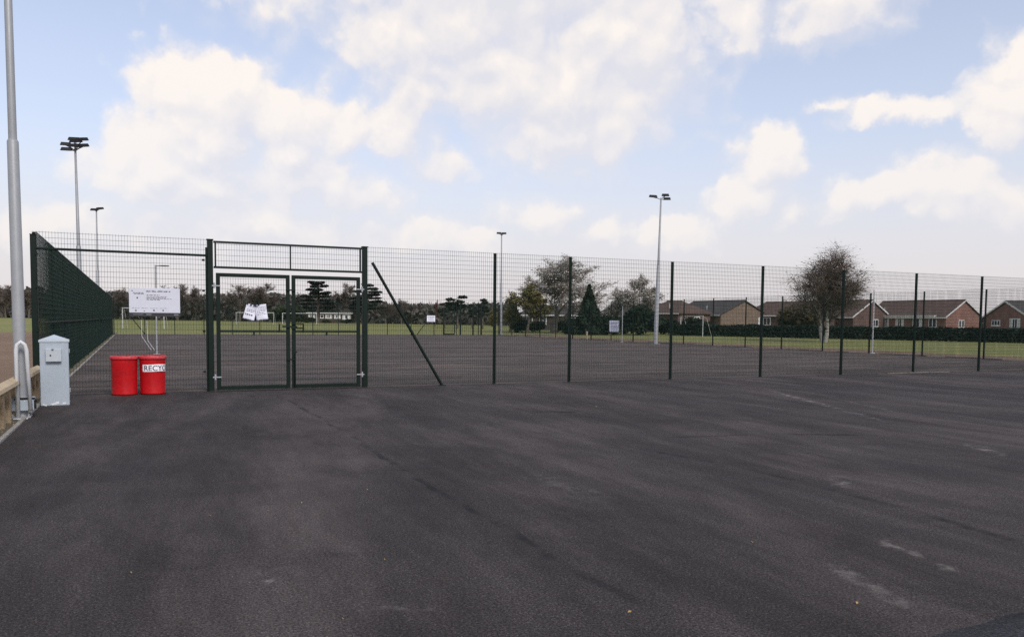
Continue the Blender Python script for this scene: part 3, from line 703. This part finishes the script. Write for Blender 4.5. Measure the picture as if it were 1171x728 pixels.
# ------------------------------------------------------------------ court furniture
def netball(px, pyb, pyt, side, label, m_=M['white']):
    p = gp(px, pyb); D_ = (p - Vector((0, 0, 0))).dot(Vector((math.sin(R(YAW)), math.cos(R(YAW)), 0)))
    H_ = hz(px, pyt, D_); n = thing('netball_post', label, 'netball post', p, R(-YAW))
    mb = MB(); mb.tube([(0, 0, 0), (0, 0, H_)], .032, 10); mb.build('upright', m_, n)
    mb = MB(); ring = [(side * (.33 + .19 * math.cos(a)), .19 * math.sin(a), H_ - .03) for a in [2 * math.pi * k / 20 for k in range(21)]]
    mb.tube(ring, .012, 6, False); mb.tube([(0, 0, H_ - .03), (side * .15, 0, H_ - .03)], .014, 6); mb.build('ring', M['dark'] if m_ is M['galv'] else m_, n)
    mb = MB(); mb.bbox((0, 0, .015), (.2, .2, .03), .01); mb.build('base', m_, n)
    return n
netball(179.5, 405, 303, 1, 'grey netball post with ring, standing on the court behind the sign', M['galv'])
netball(997.3, 404, 331, -1, 'white netball post on the court between the birch tree and the long brick bungalow')
netball(711.2, 391.5, 350, 1, 'pale netball post beside the white fence notice', M['galv'])
p = gp(671, 388); mb = MB(); mb.bbox((0, 0, .33), (.12, .12, .66), .02); o = tag(mb.build('marker_post', M['woodtop']), 'short pale stub post by the court edge below the dark conifer', 'post'); o.location = p
# stray frame of thin pipes at the netball post
q = gp(172, 401); tf = thing('pipe_frame', 'thin pale leaning pipe frame beside the grey netball post', 'pipe frame', q, R(-YAW))
mb = MB(); mb.tube([(-.38, 0, 1.35), (-.36, 0, .62), (0, .1, .02)], .011, 6); mb.build('pipe', M['white'], tf)
mb = MB(); mb.tube([(-.16, .05, 1.3), (-.13, .05, .45), (.14, .1, .02)], .011, 6); mb.build('pipe', M['white'], tf)
def goal(pxl, pxr, pyt, D_l, D_r, label, depth=1.2, h=None):
    a, b = bearing(pxl, D_l), bearing(pxr, D_r); a.z, b.z = rise(a.x, a.y) - .03, rise(b.x, b.y) - .03
    H_ = h or hz(pxl, pyt, D_l) - a.z; n = thing('goal_frame', label, 'goal', a, math.atan2(b.y - a.y, b.x - a.x)); L = (b - a).length
    for x in (0, L):
        mb = MB(); mb.tube([(x, 0, 0), (x, 0, H_ - .05)], .055, 8); mb.build('goalpost', M['goal'], n)
    mb = MB(); mb.tube([(-.06, 0, H_), (L + .06, 0, H_)], .055, 8); mb.build('crossbar', M['goal'], n)
    mb = MB()
    for x in (.02, L - .02):
        mb = MB(); mb.tube([(x, .04, H_ - .08), (x, depth * .4, H_ * .9), (x, depth, .03)], .018, 6)
        mb.build('back_stay', M['goal'], n)
goal(140.3, 187.5, 352, 100, 100, 'white football goal on the grass seen under the information sign')
goal(270, 313, 357.2, 135, 135, 'white football goal on the far grass directly behind the two paper notices')
goal(323, 362, 358, 150, 150, 'distant white football goal behind the middle of the double gates')
goal(588, 601, 362, 112, 104, 'small looking white goal at the edge of the grass left of the flowering tree')
goal(778.5, 804, 361.5, 92, 86, 'white football goal on the grass before the hedge and brown gabled bungalow', 1.0)
# notices out on the court fences
def board_at(px, py, w_, h_, X=None, Y=None, rz=0, label=''):
    d = ray(px, py); tt = (X / d.x) if X else (Y / d.y); p = Vector((0, 0, CAMH)) + d * tt
    s = thing('fence_sign', label, 'sign', p, rz); mb = MB(); mb.bbox((0, 0, 0), (w_, .02, h_), .004); mb.build('panel', M['paper'], s)
    mb = MB(); r = random.Random(int(px))
    for k in range(5): mb.box((0 + r.uniform(-.05, .05), -.0125, h_ * (.32 - .15 * k)), (w_ * r.uniform(.4, .75), .003, h_ * .035))
    mb.build('lettering', M['greyprint'], s)
board_at(702.3, 372.8, .95, .86, X=FX1 - .09, rz=R(-90 + 18), label='white square notice on the right side fence beside a pale netball post')
board_at(493, 364.3, .85, .62, Y=FY1 - .12, label='small white notice on the far end fence left of the pines')

# ------------------------------------------------------------------ trees
def quad(mb, p, u, v, m=0):
    mb.add([p - u - v, p + u - v, p + u + v, p - u + v], [(0, 1, 2, 3)], m)
def rdir(r):
    z = r.uniform(-1, 1); a = r.uniform(0, 2 * math.pi); s = math.sqrt(1 - z * z); return Vector((s * math.cos(a), s * math.sin(a), z))
def leafq(mb, r, p, s, m=0):
    u = rdir(r); v = u.cross(rdir(r)).normalized(); quad(mb, p, u * s * .5, v * s * r.uniform(.25, .5), m)
def grow(seed, H_=10, trunk_r=.22, levels=4, spread=.55, up=.18, droop=0, stems=1, twigs=5, twl=.55, tww=.022, leaves=0, lsize=.1, fork=.28, kids=(5, 5, 4), lenf=.62):
    r = random.Random(seed); tb = MB(); cb2 = MB()
    def branch(p, d, L, rad, lv):
        n = 5 if lv < 2 else 3; pts = [p]; rs = [rad]; q = p.copy(); dd = d.copy()
        for i in range(n):
            dd = (dd + rdir(r) * (.12 + .06 * lv) + Vector((0, 0, up - droop * (lv >= 2) * (i + 1) / n))).normalized()
            q = q + dd * L / n; pts.append(q.copy()); rs.append(max(.008, rad * (1 - .75 * (i + 1) / n)))
        (tb if lv < 3 else cb2).tube(pts, rs, (7, 5, 4, 3)[min(lv, 3)], False, 1 if 0 < lv < 3 else 0)
        if lv >= levels:
            for k in range(twigs):
                f = r.uniform(.1, 1) * n; i = min(int(f), n - 1); o = pts[i].lerp(pts[i + 1], f - i)
                td = (dd * .6 + rdir(r) + Vector((0, 0, .25 - 1.4 * droop))).normalized(); e = o + td * twl * r.uniform(.5, 1.3); s = td.cross(rdir(r)).normalized() * tww
                cb2.add([o - s, o + s, e], [(0, 1, 2)])
                for _ in range(leaves): leafq(cb2, r, o.lerp(e, r.random()) + rdir(r) * .12, lsize * r.uniform(.6, 1.4), 1)
            return
        nk = kids[min(lv, len(kids) - 1)]; st = fork if lv == 0 else .2
        for k in range(nk):
            f = (st + (1 - st) * (k + r.random()) / nk) * n; i = min(int(f), n - 1); o = pts[i].lerp(pts[i + 1], f - i)
            perp = dd.cross(rdir(r)).normalized(); a = spread * r.uniform(.7, 1.35); bd = (dd * math.cos(a) + perp * math.sin(a)).normalized()
            branch(o, bd, L * lenf * r.uniform(.7, 1.15) * (1.15 - .45 * f / n), rs[i] * .62, lv + 1)
        branch(q, dd, L * lenf * .8, rs[-1], lv + 1)
    for s in range(stems):
        a = 2 * math.pi * s / max(1, stems) + .5; o = Vector((.10 * math.cos(a), .10 * math.sin(a), -.1)) if stems > 1 else Vector((0, 0, -.1))
        d0_ = Vector((.14 * math.cos(a), .14 * math.sin(a), 1)).normalized() if stems > 1 else Vector((r.uniform(-.05, .05), r.uniform(-.05, .05), 1)).normalized()
        branch(o, d0_, H_ * r.uniform(.5, .56), trunk_r, 0)
    top = max(v[2] for v in cb2.v); k = H_ / top
    for m_ in (tb, cb2): m_.v = [(x * k, y * k, z * k) for x, y, z in m_.v]
    return tb, cb2
def proto(name, tb, cb2, bark, crown_mats):
    a = bpy.data.meshes.new(name + '_trunk'); a.from_pydata(tb.v, [], tb.f)
    if isinstance(bark, tuple): [a.materials.append(q) for q in bark]; a.polygons.foreach_set('material_index', tb.mi)
    else: a.materials.append(bark)
    a.update(); a.polygons.foreach_set('use_smooth', [True] * len(a.polygons))
    b = bpy.data.meshes.new(name + '_crown'); b.from_pydata(cb2.v, [], cb2.f)
    for m_ in crown_mats: b.materials.append(m_)
    b.polygons.foreach_set('material_index', cb2.mi)
    return a, b, max(v[2] for v in cb2.v)
def plant(pr, name, label, cat, px, pytop, D_, group=None, wide=1.0, rz=None, pyb=None):
    p = bearing(px, D_); p.z = rise(p.x, p.y) - .05; H_ = hz(px, pytop, D_) - p.z; s = H_ / pr[2]
    o = thing(name, label, cat, p, rnd.uniform(0, 6.28) if rz is None else rz, group); o.scale = (s * wide, s * wide, s)
    if pr[0]: link('trunk', pr[0], o)
    link('crown', pr[1], o); return o
bare = [proto('bare%d' % i, *grow(20 + i, 11, .24, 4, .55, .12, twigs=5, twl=.8, tww=.030, kids=(6, 5, 4, 3)), M['bark'], [M['twig'], M['bud']]) for i in range(4)]
# evergreen clumps
def clump(mb, r, c, rad, n, s, m=0, flat=1.0):
    for _ in range(n):
        d = rdir(r); q = Vector((d.x * rad[0], d.y * rad[1], d.z * rad[2])) * (r.random() ** .4); leafq(mb, r, Vector(c) + q, s * r.uniform(.6, 1.4), m)
def cedar(seed, H_=13, tiers=9, spread=4.6):
    r = random.Random(seed); tb = MB(); cb2 = MB(); tb.tube([(0, 0, -.2), (.1, 0, H_ * .4), (0, .15, H_ * .75), (.1, 0, H_ * .97)], [.45, .34, .2, .05], 8, False)
    for k in range(tiers):
        z = H_ * (.3 + .68 * k / (tiers - 1)); sp_ = spread * (1 - .55 * (k / (tiers - 1)) ** 1.6) * r.uniform(.75, 1.1)
        for j in range(r.choice((3, 4, 4))):
            a = r.uniform(0, 6.28); e = Vector((math.cos(a) * sp_, math.sin(a) * sp_, z + .35 * r.uniform(-.4, 1.2)))
            tb.tube([(0, 0, z - .5), e * .5 + Vector((0, 0, z * .5)), e], [.13, .09, .03], 4, False)
            for f in (.45, .7, .92):
                c = Vector((e.x * f, e.y * f, z + (e.z - z) * f + .1)); clump(cb2, r, c, (sp_ * .32, sp_ * .32, .3), 110, .42, 0)
    clump(cb2, r, (0, 0, H_ * .97), (1.2, 1.2, .3), 70, .4)
    return tb, cb2
def pine(seed, H_=12, spread=3.2):
    r = random.Random(seed); tb = MB(); cb2 = MB(); tb.tube([(0, 0, -.2), (.25, .1, H_ * .4), (.1, .3, H_ * .7), (.3, .2, H_ * .95)], [.32, .25, .16, .05], 8, False)
    for k in range(11):
        z = H_ * r.uniform(.48, .98); a = r.uniform(0, 6.28); q = spread * r.uniform(.2, 1) * (1.25 - .6 * z / H_); c = Vector((math.cos(a) * q, math.sin(a) * q, z))
        tb.tube([(.15, .2, z - H_ * .1), c * .6 + Vector((0, 0, z * .38)), c], [.11, .08, .04], 4, False)
        clump(cb2, r, c, (1.25, 1.25, .62), 190, .38)
    return tb, cb2
def cone(seed, H_=9, rad=2.6, n=5200, s=.3, shape=1.0):
    r = random.Random(seed); tb = MB(); cb2 = MB(); tb.tube([(0, 0, -.2), (0, 0, H_ * .9)], [.22, .03], 6, False)
    for _ in range(n):
        f = r.random() ** 1.7; z = H_ * f * .98 + .15; a = r.uniform(0, 6.28); lob = 1 + .16 * math.sin(a * 5 + z * 2.1) + .12 * math.sin(a * 3 - z * 1.3)
        q = rad * (1 - f) ** shape * lob * (r.random() ** .3) + .06; leafq(cb2, r, Vector((math.cos(a) * q, math.sin(a) * q, z)), s * r.uniform(.6, 1.4))
    return tb, cb2
def bushm(seed, H_=3, rad=2.0, n=2600, s=.22, lobes=9):
    r = random.Random(seed); tb = MB(); cb2 = MB()
    for k in range(5):
        a = r.uniform(0, 6.28); tb.tube([(0, 0, -.1), (math.cos(a) * rad * .3, math.sin(a) * rad * .3, H_ * .5)], [.06, .02], 5, False)
    for k in range(lobes):
        a = r.uniform(0, 6.28); q = rad * r.uniform(.1, .62); z = H_ * r.uniform(.25, .72); clump(cb2, r, (math.cos(a) * q, math.sin(a) * q, z), (rad * .42, rad * .42, H_ * .27), n // lobes, s)
    return tb, cb2
cedars = [proto('cedar%d' % i, *cedar(40 + i), M['bark'], [M['needle']]) for i in range(2)]
pines = [proto('pine%d' % i, *pine(60 + i), M['bark'], [M['needle']]) for i in range(3)]
GB = 'bare brown trees along the far side of the field'
for i, (px, py, D_, wd, lab) in enumerate((
    (-14, 322, 165, 1.0, 'bare brown tree at the left edge, left of the big mast'), (7, 324, 170, 1.1, 'bare brown tree directly left of the big mast shaft'), (33, 326, 175, 1.0, 'bare brown tree between the big mast and the corner fence post'),
    (140, 328, 185, 1.0, 'bare tree at the end of the left side fence'), (163, 333, 190, 1.0, 'low bare tree hidden behind the left half of the sign'), (186, 331, 190, 1.1, 'bare tree behind the right half of the sign'),
    (203, 323, 180, 1.1, 'tallest bare tree just right of the sign'), (224, 326, 188, 1.1, 'bare tree left of the left gate post'),
    (252, 334, 190, 1.0, 'low bare tree just inside the left gate post'), (274, 324, 178, 1.15, 'bare tree rising above the left paper notice'), (295, 322, 184, 1.2, 'broad bare tree above the right paper notice'), (316, 336, 190, 1.0, 'bare tree left of the middle of the gates'),
    (342, 334, 195, 1.0, 'bare tree just right of the middle of the gates'), (396, 322, 190, 1.0, 'pinkish bare tree between the two cedars'),
    (441, 344, 180, 1.2, 'rounded bare tree behind the sloping fence brace'), (459, 341, 185, 1.2, 'highest of the rounded bare trees right of the brace'), (479, 345, 188, 1.1, 'rounded bare tree left of the red column tree'))):
    plant(bare[i % 4], 'bare_tree', lab, 'tree', px, py - 1, D_, GB, wd * 1.5)
plant(cedars[0], 'cedar_tree', 'dark flat layered cedar seen through the right gate leaf', 'tree', 364, 321, 172, None, 1.35)
plant(cedars[1], 'cedar_tree', 'dark flat layered cedar behind the right gate post', 'tree', 419, 323, 172, None, 1.35)
plant(pines[0], 'pine_tree', 'dark spreading pine above the small far gate, biggest of the pines', 'tree', 523, 337, 130, None, 1.6)
plant(pines[1], 'pine_tree', 'dark slim pine left of the tall court post', 'tree', 552, 341, 130, None, 1.2)
plant(pines[2], 'pine_tree', 'small dark pine left of the biggest pine, right of the red column tree', 'tree', 508, 346, 136, None, 1.2)
plant(pines[1], 'pine_tree', 'thin topped pine between the biggest pine and the slim one', 'tree', 540, 347, 140, None, 1.1, 2.0)
pr = proto('column', *grow(91, 9, .12, 4, .22, .5, twigs=5, twl=.5, tww=.03, kids=(7, 4, 3, 2), lenf=.5), M['bark'], [M['twigred'], M['bud']])
plant(pr, 'column_tree', 'narrow reddish bare column tree near the small white notice', 'tree', 497.6, 341, 150, None, .9)
pr = proto('olive', *grow(92, 6, .15, 3, .6, .1, twigs=10, twl=.7, tww=.02, leaves=3, lsize=.26, kids=(6, 5, 4), fork=.15), M['bark'], [M['twig'], M['olive']])
plant(pr, 'bushy_tree', 'olive green leafy tree behind the far corner mast', 'tree', 583, 342, 100, None, 1.15)
plant(pr, 'bushy_tree', 'low olive green bush left of the far corner mast', 'tree', 566, 352, 104, None, 1.0)
pr = proto('bigpale', *grow(95, 10, .26, 4, .62, .08, stems=2, twigs=6, twl=.6, tww=.015, leaves=1, lsize=.11, kids=(5, 5, 4, 3), fork=.25, lenf=.66), M['palebark'], [M['twigpale'], M['blossom']])
plant(pr, 'blossom_tree', 'largest pale blossoming tree, in the middle beside a dark cone conifer', 'tree', 633, 288, 100, None, 1.95, .6)
pr2 = proto('leafing', *grow(96, 7, .18, 4, .6, .06, twigs=5, twl=.5, tww=.016, leaves=2, lsize=.16, kids=(5, 4, 4, 3), fork=.3), M['bark'], [M['twig'], M['olive']])
plant(pr2, 'leafing_tree', 'brownish green tree at the left foot of the largest pale tree', 'tree', 603, 321, 97, None, 1.3)
pr3 = [proto('pale%d' % i, *grow(97 + i, 7.5, .18, 4, .6, .08, twigs=5, twl=.55, tww=.015, leaves=2, lsize=.10, kids=(5, 5, 4, 3), fork=.3), M['palebark'], [M['twigpale'], M['blossom']]) for i in range(2)]
plant(pr3[0], 'blossom_tree', 'small pale tree between the dark conifer and the white notice post', 'tree', 701, 326, 104, None, 1.3)
plant(pr3[1], 'blossom_tree', 'round pale tree left of the tall right mast', 'tree', 731, 311, 100, None, 1.4)
pr = proto('conifer', *cone(101, 8, 2.7), M['bark'], [M['conifer']])
plant(pr, 'conifer_tree', 'dark green cone shaped conifer right of the largest pale tree', 'tree', 673.5, 324, 90, None, 1.0)
BSEED = 121
pr = proto('birch', *grow(BSEED, 9.5, .145, 4, .58, .16, droop=.16, stems=2, twigs=3, twl=1.2, tww=.012, leaves=1, lsize=.065, kids=(9, 5, 4, 3), fork=.17, lenf=.58), (M['birchbark'], M['bark']), [M['twig'], M['birchleaf']])
plant(pr, 'birch_tree', 'large birch with white stems and drooping brown twigs in front of the hedge', 'tree', 943, 270, 66, None, 1.5, 1.1)
bush = [proto('bush%d' % i, *bushm(120 + i), M['bark'], [M['shrub']]) for i in range(2)]
bushb = proto('bushb', *bushm(130), M['bark'], [M['brownshrub']]); bushd = proto('bushd', *bushm(131, 4, 2.6, 3600, .26), M['bark'], [M['conifer']])
plant(bushb, 'shrub', 'brown green shrub behind the hedge, left of the birch trunk', 'shrub', 916, 346, 92, None, 1.4)
plant(bushd, 'shrub', 'dark dense evergreen bush under the round pale tree', 'shrub', 731, 347, 92, None, 1.05)
plant(bushd, 'shrub', 'dark evergreen bush left of the white notice post', 'shrub', 695, 358, 90, None, 1.0)
plant(bushd, 'shrub', 'dark evergreen bush right of the conifer foot, before the dark bungalow', 'shrub', 657, 362, 92, None, 1.0)
for px, py, D_, lab in ((597, 364, 101, 'dark bush at the foot of the olive tree, behind the small goal'), (617, 366, 108, 'dark low bush left of the trunk of the largest pale tree'), (638, 365, 108, 'dark low bush right of the trunk of the largest pale tree'),
                        (712, 362, 98, 'dark bush behind the pale netball post'), (752, 361, 100, 'dark bush behind the tall right mast'), (768, 364, 98, 'dark bush between the tall right mast and the hedge')):
    plant(bushd, 'shrub', lab, 'shrub', px, py, D_, None, 1.35)
for px, py, D_, lab in ((352, 362, 172, 'low pale green shrub left of the pavilion'), (372, 365, 172, 'low shrub before the pavilion windows'), (396, 364, 172, 'low shrub at the right end of the pavilion')):
    plant(bush[1], 'shrub', lab, 'shrub', px, py, D_, None, 2.2)
plant(bush[0], 'shrub', 'green shrub behind the far grass at the middle of the gates', 'shrub', 337, 347, 165, None, 1.5)
plant(bush[1], 'shrub', 'mid green shrub left of the middle of the gates', 'shrub', 312, 352, 165, None, 1.6)
plant(bushd, 'shrub', 'dark bush directly behind the white goal near the brown gabled bungalow', 'shrub', 792, 362, 96, None, 1.7)
# woodland mass at the foot of the tree line
mb = MB(); r = random.Random(77)
for _ in range(42000):
    px = r.uniform(-220, 590); D_ = r.uniform(185, 240); p = bearing(px, D_); gz = rise(p.x, p.y)
    hgt = 6.2 + 1.8 * mnoise.noise(Vector((p.x * .045, p.y * .045, 1))) + .9 * mnoise.noise(Vector((p.x * .18, p.y * .18, 5)))
    if px > 420: hgt *= .75
    z = gz + hgt * (r.random() ** .8)
    if r.random() < .35:
        s = .8; o = Vector((p.x, p.y, z)); td = (rdir(r) + Vector((0, 0, .9))).normalized() * r.uniform(.8, 2.2); sd_ = td.cross(rdir(r)).normalized() * .07; mb.add([o - sd_, o + sd_, o + td], [(0, 1, 2)])
    else: leafq(mb, r, Vector((p.x, p.y, z)), r.uniform(.5, 1.1))
tag(mb.build('woodland', M['wood_far']), 'dark band of brown undergrowth and thicket at the far side of the field', 'woodland', kind='stuff')
# distant tree line behind the houses and all round, low
mb = MB()
for _ in range(16000):
    px = r.uniform(560, 1500); D_ = r.uniform(250, 320); p = bearing(min(px, 1400), D_) if px < 1400 else bearing(1400, D_) + Vector((r.uniform(0, 90), -r.uniform(0, 120), 0))
    hgt = 3.6 + 1.6 * mnoise.noise(Vector((p.x * .04, p.y * .04, 2))); leafq(mb, r, Vector((p.x, p.y, hgt * r.random())), r.uniform(.8, 1.6))
tag(mb.build('woodland', M['wood_far']), 'far low belt of trees behind the bungalows', 'woodland', kind='stuff')

# hedge
a, b, c = bearing(772, 92), bearing(1000, 78), bearing(1240, 66)
hp = [a, a.lerp(b, .5), b, b.lerp(c, .5), c]; mb = MB(); core = MB(); r = random.Random(12)
for p0, p1 in zip(hp[:-1], hp[1:]):
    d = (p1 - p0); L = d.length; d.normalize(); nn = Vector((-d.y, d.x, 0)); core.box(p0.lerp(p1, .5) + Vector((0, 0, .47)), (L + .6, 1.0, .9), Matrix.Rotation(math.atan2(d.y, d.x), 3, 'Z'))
    for _ in range(int(L * 420)):
        s = r.uniform(0, L); q = p0 + d * s; top = 1.18 + .14 * mnoise.noise(Vector((q.x * .35, q.y * .35, 4))) + .08 * mnoise.noise(Vector((q.x * 1.3, q.y * 1.3, 9)))
        if r.random() < .3: z = top - abs(r.gauss(0, .08)); o = r.uniform(-.75, .75)
        else: z = r.uniform(.02, top); o = r.choice((-1, -1, 1)) * (.72 + r.gauss(0, .07)) * (1 - .15 * (z / top) ** 4)
        leafq(mb, r, q + nn * o + Vector((0, 0, z)), r.uniform(.10, .22))
hg = thing('hedge', 'long dark clipped hedge between the grass and the bungalows on the right', 'hedge', (0, 0, 0))
mb.build('foliage', M['hedge'], hg); core.build('stem_core', M['hcore'], hg)

# ------------------------------------------------------------------ houses
def house(label, px, D_, turn, L, W_, eh, rh, wallm, roofm, wins=(), hip=0.0, porch=None, chimney=None, gablewins=(), aerial=None, barge=True, name='bungalow', bl=None):
    p = bearing(px, D_); tc = math.atan2(-p.y, -p.x); rot = tc - R(turn) + math.pi / 2
    h = thing(name, label, 'house', p, rot)
    l2, w2 = L / 2, W_ / 2
    # walls, with gable ends when not hipped
    mb = MB(); hx = l2
    vs = [(-l2, -w2, -.3), (l2, -w2, -.3), (l2, w2, -.3), (-l2, w2, -.3), (-l2, -w2, eh), (l2, -w2, eh), (l2, w2, eh), (-l2, w2, eh)]
    fs = [(0, 1, 5, 4), (2, 3, 7, 6), (0, 3, 2, 1)]
    if hip: fs += [(1, 2, 6, 5), (3, 0, 4, 7)]
    else:
        vs += [(l2, 0, rh - .1), (-l2, 0, rh - .1)]; fs += [(1, 2, 6, 8, 5), (3, 0, 4, 9, 7)]
    mb.add(vs, fs); mb.build('wall', wallm, h)
    # roof slabs
    ov, th = .35, .14; sl = (rh - eh) / w2; e0 = eh - sl * ov; mb = MB()
    R0, R1 = (-l2 + hip, l2 - hip) if hip else (-l2 - .18, l2 + .18); E0, E1 = (-l2 - ov, l2 + ov) if hip else (R0, R1)
    def slab(pts):
        k = len(pts); up_ = Vector((0, 0, th)); mb.add(pts + [tuple(Vector(q) + up_) for q in pts], [tuple(range(k - 1, -1, -1)), tuple(range(k, 2 * k))] + [(i, (i + 1) % k, k + (i + 1) % k, k + i) for i in range(k)])
    slab([(E0, -w2 - ov, e0), (E1, -w2 - ov, e0), (R1, 0, rh), (R0, 0, rh)]); slab([(E1, w2 + ov, e0), (E0, w2 + ov, e0), (R0, 0, rh), (R1, 0, rh)])
    if hip: slab([(E1, -w2 - ov, e0), (E1, w2 + ov, e0), (R1, 0, rh)]); slab([(E0, w2 + ov, e0), (E0, -w2 - ov, e0), (R0, 0, rh)])
    rf = mb.build('roof', roofm, h, fix=False)
    mb = MB(); mb.tube([(R0, 0, rh + th), (R1, 0, rh + th)], .09, 6); mb.build('ridge', roofm, rf)
    for sy in (-1, 1):
        mb = MB(); mb.box((0, sy * (w2 + ov + .014), e0 + .03), (E1 - E0, .024, .17)); mb.build('fascia', M['fascia'], rf)
    if not hip and barge:
        for sx in (-1, 1):
            mb = MB(); x = sx * (l2 + .195)
            for sy in (-1, 1):
                A = Vector((x, sy * (w2 + ov), e0 + .02)); B = Vector((x, 0, rh + .02)); up_ = Vector((0, 0, .20)); mb.prism([A - Vector((0, 0, .05)), B - Vector((0, 0, .05)), B + up_ * .8, A + up_ * .8], (sx * .03, 0, 0))
            mb.build('bargeboard', M['fascia'], rf, fix=True)
    if porch:
        x0, x1, dp, zz = porch; mb = MB(); mb.box(((x0 + x1) / 2, -w2 - dp / 2 - ov * .0, zz), (x1 - x0, dp, .22)); mb.build('porch_roof', M['fascia'], h)
    def win(face, u, z, ww, hh, n=2, cur=False):
        if face == 'f': rt = Matrix.Identity(3); o = Vector((u, -w2 - .02, z))
        elif face == 'r': rt = Matrix.Rotation(R(90), 3, 'Z'); o = Vector((l2 + .02, u, z))
        else: rt = Matrix.Rotation(R(-90), 3, 'Z'); o = Vector((-l2 - .02, u, z))
        mb = MB(); f_ = .10
        def bx(c, s): mb.box(o + rt @ Vector(c), s, rt)
        bx((0, 0, hh / 2 - f_ / 2), (ww, .07, f_)); bx((0, 0, -hh / 2 + f_ / 2), (ww, .07, f_))
        for k in range(n + 1): bx((-ww / 2 + f_ / 2 + (ww - f_) * k / n, 0, 0), (f_, .068, hh - 2 * f_ - .002))
        bx((0, -.03, -hh / 2 - .04), (ww + .12, .12, .07))
        fr = mb.build('window', M['frame'], h)
        mb = MB(); mb.box(o + rt @ Vector((0, .004, 0)), (ww - .1, .03, hh - .1), rt); mb.build('pane', M['pane'], fr)
        if cur:
            mb = MB(); mb.box(o + rt @ Vector((-ww * .3, -.014, 0)), (ww * .22, .006, hh - .2), rt); mb.box(o + rt @ Vector((ww * .3, -.014, 0)), (ww * .22, .006, hh - .2), rt); mb.build('curtain', M['curtain'], fr)
    for q in wins: win(*q)
    if chimney is not None:
        mb = MB(); mb.bbox((chimney, .3, rh + .35), (.6, .45, 1.3), .02); mb.tube([(chimney, .3, rh + 1.0), (chimney, .3, rh + 1.25)], [.11, .09], 8); mb.build('chimney', wallm, rf)
    if aerial is not None:
        mb = MB(); mb.tube([(aerial, -w2 * .7, eh + .3), (aerial, -w2 * .7, eh + 1.35)], .05, 6); mb.build('flue', M['fascia'], rf)
    return h
house('long brown roofed brick bungalow with a row of white windows, between two fence posts', 1054, 118, 34, 12.6, 8.2, 2.55, 4.75, M['brick'], M['tile'],
      [('f', -4.9, 1.75, 1.1, 1.4, 2, True), ('f', -2.9, 1.75, 1.2, 1.4, 2, True), ('f', -.6, 1.75, 1.3, 1.4, 2, True), ('f', 2.2, 1.75, 1.6, 1.4, 3, True), ('f', 4.4, 1.75, 1.2, 1.4, 2), ('r', -.6, 1.6, 1.3, 1.1, 2)], porch=(-6.9, 4.9, .45, 2.62), aerial=-4.0)
house('red brick bungalow with its white edged gable facing, at the right edge', 1194, 104, -42, 11, 7.6, 2.45, 4.4, M['brick'], M['tiledark'],
      [('l', 1.6, 1.75, 1.5, .75, 3), ('l', -1.6, 1.7, 1.7, 1.25, 2, True), ('f', 0, 1.6, 1.6, 1.2)], )
house('brick bungalow with steep white bargeboards directly right of the birch trunk', 958, 122, 38, 11.5, 8.2, 2.5, 4.75, M['brickdark'], M['tile'],
      [('f', -2.5, 1.7, 1.6, 1.2, 2), ('f', 1.8, 1.7, 1.6, 1.2, 2, True), ('r', .8, 1.6, 1.3, 1.1)], porch=(-5.5, 3, .7, 2.45))
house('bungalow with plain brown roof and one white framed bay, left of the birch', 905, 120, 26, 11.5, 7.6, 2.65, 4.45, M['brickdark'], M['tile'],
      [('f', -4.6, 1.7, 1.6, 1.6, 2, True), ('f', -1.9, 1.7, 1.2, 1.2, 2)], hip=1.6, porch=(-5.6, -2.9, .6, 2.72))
house('bungalow with a broad brown brick gable, behind the white goal', 821, 122, 46, 10.6, 9.2, 2.6, 4.55, M['brickbrown'], M['tiledark'],
      [('f', -3.6, 1.85, 1.5, 1.3, 2, True), ('f', -1.0, 1.85, 1.4, 1.2, 2), ('f', 2.2, 1.9, 1.2, 1.4, 2, True), ('r', 3.3, 1.7, 1.0, 1.2, 2, True)], barge=False, aerial=1.0)
house('red brick house with a hipped roof just right of the tall mast', 771, 116, 40, 7.2, 7.0, 2.75, 4.3, M['brickdark'], M['tile'],
      [('f', -1.5, 2.0, 1.6, 1.0, 2, True), ('r', .5, 1.7, 1.3, 1.1)], hip=2.2, aerial=1.2)
house('dark low bungalow behind the largest pale tree', 640, 128, 12, 11.5, 7.5, 2.4, 3.7, M['brickdeep'], M['tiledark'],
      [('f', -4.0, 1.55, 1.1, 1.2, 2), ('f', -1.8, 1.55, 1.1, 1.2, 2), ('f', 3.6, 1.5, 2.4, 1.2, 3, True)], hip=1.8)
house('dark roofed house behind the bush under the round pale tree', 728, 122, 20, 9.5, 7.5, 2.4, 4.0, M['brickdark'], M['tiledark'], [('f', -2.5, 1.6, 1.4, 1.1)], hip=1.0)
house('far pale pavilion with a strip of white windows, seen through the right gate leaf', 378, 186, 4, 9.6, 6, 2.75, 3.35, M['brickdeep'], M['tiledark'],
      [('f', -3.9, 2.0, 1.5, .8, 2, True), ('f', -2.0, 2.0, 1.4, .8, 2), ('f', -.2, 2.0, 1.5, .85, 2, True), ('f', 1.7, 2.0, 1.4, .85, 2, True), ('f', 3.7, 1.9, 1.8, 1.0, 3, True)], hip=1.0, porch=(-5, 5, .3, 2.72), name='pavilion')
